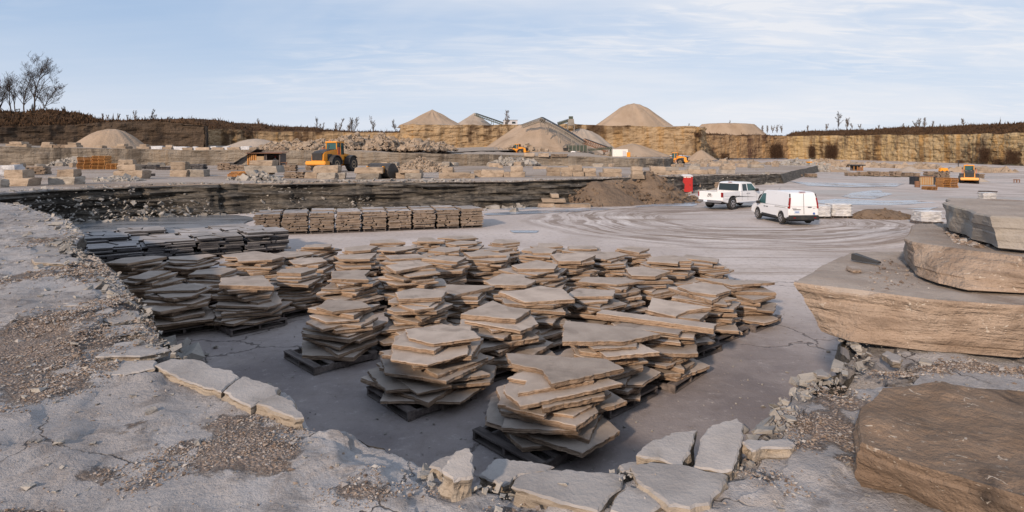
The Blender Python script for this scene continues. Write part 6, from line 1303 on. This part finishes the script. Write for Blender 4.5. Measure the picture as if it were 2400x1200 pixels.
def small_pickup():
    p = at_y(1346, 368, 184); e = empty('pickup_truck', p, R(160), 'tiny distant white pickup beside the screening machine', 'pickup truck')
    mb = MB(); mb.prism_y([(-2.7, .5), (-2.7, 1.1), (-.6, 1.1), (-.5, 1.8), (.6, 1.8), (1.2, 1.15), (2.5, 1.0), (2.6, .5)], -.95, .95); mb.build('body', [M['white']], e, bevel=.04); MB().box((.1, 0, 1.45), (1.0, 1.94, .42), taper=.97).build('window', [M['glass']], e)
    for sx in (-1.6, 1.6):
        for s in (-1, 1): wheel(e, sx, s * .85, .38, .25, .22, M['alloy'], n=14)
small_pickup()
# ---------------------------------------------------------------- the man by the hut
def person():
    p = on_bench(645, 397); e = empty('person', (p.x, p.y, p.z), R(25), 'person in pale grey jacket and red cap standing beside the hut', 'person')
    V = []; E = []; RAD = []
    def chain(pts, start=None):
        i0 = start
        for (x, y, z, r) in pts:
            V.append((x, y, z)); RAD.append(r); i = len(V) - 1
            if i0 is not None: E.append((i0, i))
            i0 = i
        return i0
    pel = chain([(0, 0, .96, .135)]); sp = chain([(0, .01, 1.12, .13), (0, .02, 1.30, .15), (0, .02, 1.43, .12)], pel); nk = chain([(0, .01, 1.53, .058), (0, -.01, 1.60, .062)], sp); chain([(0, -.03, 1.67, .098), (0, -.02, 1.75, .088)], nk)
    for s in (-1, 1):
        chain([(s * .10, 0, .90, .095), (s * .11, -.03, .50, .065), (s * .12, .02, .10, .045), (s * .13, -.10, .04, .042), (s * .13, -.16, .03, .03)], pel)
        h = chain([(s * .19, .02, 1.42, .075), (s * .26, .03, 1.15, .055), (s * .22, -.14, .95, .042), (s * .20, -.20, .90, .036)], sp)
        for k in range(4): chain([(s * (.175 + k * .016), -.25, .885 - .004 * k, .011), (s * (.175 + k * .015), -.285 + .008 * abs(k - 1), .86, .009), (s * (.178 + k * .013), -.29 + .006 * k, .835, .008)], h)
        chain([(s * .165, -.22, .90, .012), (s * .150, -.255, .885, .009)], h)
    me = bpy.data.meshes.new('body'); me.from_pydata(V, E, []); me.update(); o = link('body', me, e)
    md = o.modifiers.new('skin', 'SKIN'); md.use_smooth_shade = True
    sv = me.skin_vertices[0].data
    for i, r in enumerate(RAD): sv[i].radius = (r, r)
    sv[0].use_root = True
    o.modifiers.new('sub', 'SUBSURF').levels = 1; o.modifiers['sub'].render_levels = 1
    m, t = new_mat('clothed_figure'); z = t.n('SeparateXYZ', ins={0: t.n('TexCoord').outputs['Object']}).outputs
    top = t.ramp(z[2], .90, .905); skin = t.ramp(z[2], 1.53, 1.535); shoe = t.ramp(z[2], .085, .09); hand = t.math('MULTIPLY', t.math('LESS_THAN', z[1], -.19), t.math('GREATER_THAN', z[2], .5))
    c = t.mix(shoe, (.02, .018, .015), (.03, .032, .045)); c = t.mix(top, c, (.40, .42, .46)); c = t.mix(skin, c, (.42, .26, .19)); c = t.mix(hand, c, (.42, .26, .19)); finish(t, c, .85, None, .15); me.materials.append(m)
    mb = MB(); n = 16; mb.rings([[(rx * math.cos(2 * math.pi * k / n), -.025 + rx * 1.1 * math.sin(2 * math.pi * k / n), zz) for k in range(n)] for zz, rx in ((1.70, .106), (1.77, .106), (1.83, .080), (1.86, .03))]); mb.box((0, -.16, 1.715), (.15, .12, .02)); mb.build('cap', [M['redcloth']], e, smooth=True)
    mb = MB(); mb.box((0, -.135, 1.655), (.03, .04, .05)); [mb.box((s * .035, -.118, 1.69), (.022, .012, .014)) for s in (-1, 1)]; mb.box((0, -.122, 1.615), (.05, .012, .012)); [mb.box((s * .10, -.02, 1.66), (.02, .045, .06)) for s in (-1, 1)]; mb.build('face', [M['skin']], e, bevel=.004)
    mb = MB(); mb.rings([[(rx * math.cos(2 * math.pi * k / n), .01 + ry * math.sin(2 * math.pi * k / n), zz) for k in range(n)] for zz, rx, ry in ((.86, .19, .155), (1.05, .165, .145), (1.30, .185, .16), (1.45, .17, .13), (1.51, .08, .08))], 0, False, False); mb.build('jacket', [M['jacket']], e, smooth=True)
person()
# ---------------------------------------------------------------- bare trees, shrubs and dead grass
def tree_mesh(h, seed, spread=.55, lean=0.0, levels=4, r0=None, rmin=.03, up=.6, clear=.22, kids=(9, 5, 4, 3), trunk_n=1, kl=1.0):
    rng = random.Random(seed); tk = MB(); cr = MB(); r0 = r0 or h * .017
    def grow(mb, p, d, L, r, lv):
        n = 5 if lv == 0 else 3; pts = [(p, r)]
        for k in range(n):
            d = (d + Vector((rng.gauss(0, .13), rng.gauss(0, .13), rng.gauss(0, .06) + up * .12 * (lv > 0)))).normalized()
            if lv == 0: d = (d + Vector((lean * .12, 0, .10))).normalized()
            q = p + d * (L / n); r2 = max(rmin * .5, r * (1 - .72 * (k + 1) / n) if lv else r * (1 - .8 * (k + 1) / n)); mb.tube(p, q, max(rmin * .5, pts[-1][1]), r2, 7 if lv == 0 else 4 if lv == 1 else 3, 0, False); p = q; pts.append((p, r2))
        if lv + 1 >= levels: return
        for c in range(kids[lv]):
            f = rng.uniform(clear if lv == 0 else .25, 1.0); j = min(n - 1, int(f * n)); g = f * n - j; a = pts[j][0].lerp(pts[j + 1][0], g); rr = pts[j][1] * (1 - g) + pts[j + 1][1] * g
            az = rng.uniform(0, 6.28); el = rng.uniform(.25, .75) if lv == 0 else rng.uniform(-.1, .6)
            side = Vector((math.cos(az), math.sin(az), 0)); nd = (d * (1 - spread) + side * spread + Vector((0, 0, el * .6))).normalized()
            grow(cr, a, nd, L * rng.uniform(.38, .62) * kl * (1.12 - .55 * f if lv == 0 else 1), max(rmin * .6, rr * .62), lv + 1)
    for t in range(trunk_n): grow(tk, Vector((rng.uniform(-.3, .3) * (trunk_n > 1), 0, -.3)), Vector((lean * .35 + rng.gauss(0, .05 + .1 * (trunk_n > 1)), rng.gauss(0, .05), 1)).normalized(), h * rng.uniform(.86, .92), r0, 0)
    return tk, cr
def tree(px, base, top, y, seed, label, group=None, mat='bark', detail=True, **kw):
    p = at_y(px, base, y); h = (base - top) * y / F * 1.05; e = empty('bare_tree', (p.x, y, p.z - .3), 0, label, 'tree', group); tk, cr = tree_mesh(h, seed, **kw)
    tk.build('trunk', [M[mat]], e); cr.build('crown', [M[mat]], e); return e
GL = 'bare trees on the left bank'
for i, (px, base, top, lab, kw) in enumerate([(-14, 266, 196, 'bare tree cut by the left edge of the picture', dict(spread=.55)), (5, 266, 190, 'slim bare tree, leftmost full trunk on the left bank', dict(spread=.45)), (27, 267, 182, 'bare upright tree second on the left bank', dict(spread=.5)), (39, 266, 192, 'thin bare tree close behind the second one', dict(spread=.35)),
                                              (57, 266, 174, 'bare many-limbed tree left of the tallest', dict(spread=.55)), (81, 266, 150, 'tallest bare tree on the left bank', dict(spread=.5, kids=(13, 6, 4, 3), clear=.25)), (95, 266, 192, 'bare tree leaning right at the end of the bank', dict(spread=.6, lean=.8, kids=(13, 6, 4, 3)))]):
    tree(px, base, top, 186, 40 + i, lab, GL, levels=5 if i > 3 else 4, rmin=.045, **({'kids': (12, 6, 4, 3)} | kw))
SK = [(46, 250, 266), (70, 240, 266), (111, 246, 265), (133, 252, 266), (153, 246, 268), (241, 261, 275), (254, 264, 275), (277, 261, 276), (300, 266, 278), (317, 255, 279), (351, 251, 283), (362, 265, 284), (388, 275, 289), (398, 270, 289), (429, 281, 293), (518, 283, 293), (607, 276, 297), (743, 275, 308), (753, 284, 308), (784, 285, 308), (795, 274, 308), (816, 271, 309), (823, 275, 309), (829, 272, 309), (876, 271, 309), (929, 277, 310), (735, 298, 308), (766, 298, 308),
      (1187, 254, 292), (1615, 286, 300), (1712, 281, 300), (1775, 293, 309), (1788, 292, 309), (1799, 292, 309), (1812, 291, 308), (1822, 291, 308), (1833, 290, 308), (1892, 291, 304), (1938, 287, 301), (1965, 258, 301), (1985, 274, 300), (1998, 286, 299), (2017, 288, 298), (2116, 286, 296), (2147, 279, 295), (2154, 274, 295), (2167, 273, 295), (2186, 281, 294), (2205, 287, 293), (2259, 274, 292), (2310, 286, 292), (2060, 290, 297)]
segs = [('the left bank', lambda x: x < 480, lambda x: 190), ('the back ridge', lambda x: 480 <= x < 940, lambda x: 292), ('the quarry islands', lambda x: 940 <= x < 1740, lambda x: 236 if x < 1500 else 230 if x < 1650 else 332), ('the right bank', lambda x: x >= 1740, lambda x: float(np.interp(x, [1770, 1850, 2050, 2250, 2420], [345, 342, 300, 254, 216])))]
for nm, cond, yf_ in segs:
    L = sorted([s for s in SK if cond(s[0])]); n = len(L)
    for i, (px, top, base) in enumerate(L):
        big = base - top > 24
        tree(px, base + 1, top, yf_(px), 100 + px, f'bare {"tree" if big else "sapling"}, {nth(i, n)} of {n} on {nm}', 'small bare trees on the skyline', 'twig' if base - top < 40 and px != 351 else 'bark', levels=4 if big else 3, kids=(22, 6, 3) if big else (16, 6), rmin=.09 if yf_(px) > 230 else .06, r0=.15, spread=.46 if px < 1900 else .52, clear=.10, kl=.6, up=.3, trunk_n=1 if base - top > 28 else 2)
def bush_mesh(w, h, d, n, seed, down=False):
    r = np.random.default_rng(seed); b = r.uniform(-1, 1, (n, 3)) * np.array([w / 2 * .7, d / 2 * .7, 0]); b[:, 2] = r.random(n) * h * .6
    dirv = np.stack([r.normal(0, .5, n), r.normal(0, .5, n), r.uniform(.2, 1.0, n)], -1); ln = r.uniform(.2, .5, n) * h; tip = b + dirv * ln[:, None]; tip[:, 0] = np.clip(tip[:, 0], -w / 2, w / 2); tip[:, 2] = np.clip(tip[:, 2], 0, h)
    sd_ = r.normal(0, 1, (n, 3)); sd_ /= np.linalg.norm(sd_, axis=1)[:, None]; V = np.stack([b - sd_ * .05, b + sd_ * .05, tip], 1).reshape(-1, 3)
    me = bpy.data.meshes.new('bush'); me.from_pydata(V.tolist(), [], [(3 * i, 3 * i + 1, 3 * i + 2) for i in range(n)]); me.materials.append(M['vine']); return me
BU = [(1820, 322, 372, 40), (1903, 328, 370, 18), (1947, 324, 372, 34), (2307, 332, 384, 26), (2337, 368, 386, 24), (2372, 338, 386, 44), (2250, 372, 384, 22), (1700, 352, 374, 26), (1635, 305, 322, 22)]
for i, (px, yt, yb, wp) in enumerate(sorted(BU)):
    y = float(np.interp(px, [1630, 1700, 1850, 1900, 1990, 2100, 2250, 2420], [222, 297, 316, 308, 288, 262, 228, 192])) - 1.2
    p = at_y(px, yb, y); w = wp * y / F; h = (yb - yt) * y / F
    tag(link('shrub', bush_mesh(w, h, 2.5, int(380 + 14 * w * h), 50 + i), None, (p.x, y, p.z)), f'dark brown leafless shrub, {nth(i, len(BU))} of {len(BU)} against the right faces', 'shrub', 'leafless shrubs against the right faces')
def tufts(names, n, seed):
    r = np.random.default_rng(seed); Vs = []
    for nm, frac, hh in names:
        P = BANK[nm][:, 1:6]; m = int(n * frac); a = r.integers(0, P.shape[0] - 1, m); b = r.integers(0, P.shape[1] - 1, m); f = r.random((m, 1)); g = r.random((m, 1))
        q = P[a, b] * (1 - f) * (1 - g) + P[a + 1, b] * f * (1 - g) + P[a, b + 1] * (1 - f) * g + P[a + 1, b + 1] * f * g
        h = hh * r.lognormal(-.2, .45, (m, 1)); t = q + np.concatenate([r.normal(0, .35, (m, 2)) * h, h], 1); s = r.normal(0, .16, (m, 3)); s[:, 2] = 0; Vs.append(np.stack([q - s, q + s, t], 1).reshape(-1, 3))
    V = np.concatenate(Vs); o = bulk_obj('dead_grass', V, np.arange(len(V)).reshape(-1, 3), [M['grass']]); tag(o, 'dead brown grass covering the banks above the quarry faces', 'grass', kind='stuff')
tufts([('left_quarry_face', .34, .75), ('back_quarry_face', .16, .9), ('right_quarry_face', .44, .75), ('brown_quarry_face', .06, .6)], 26000, 3)
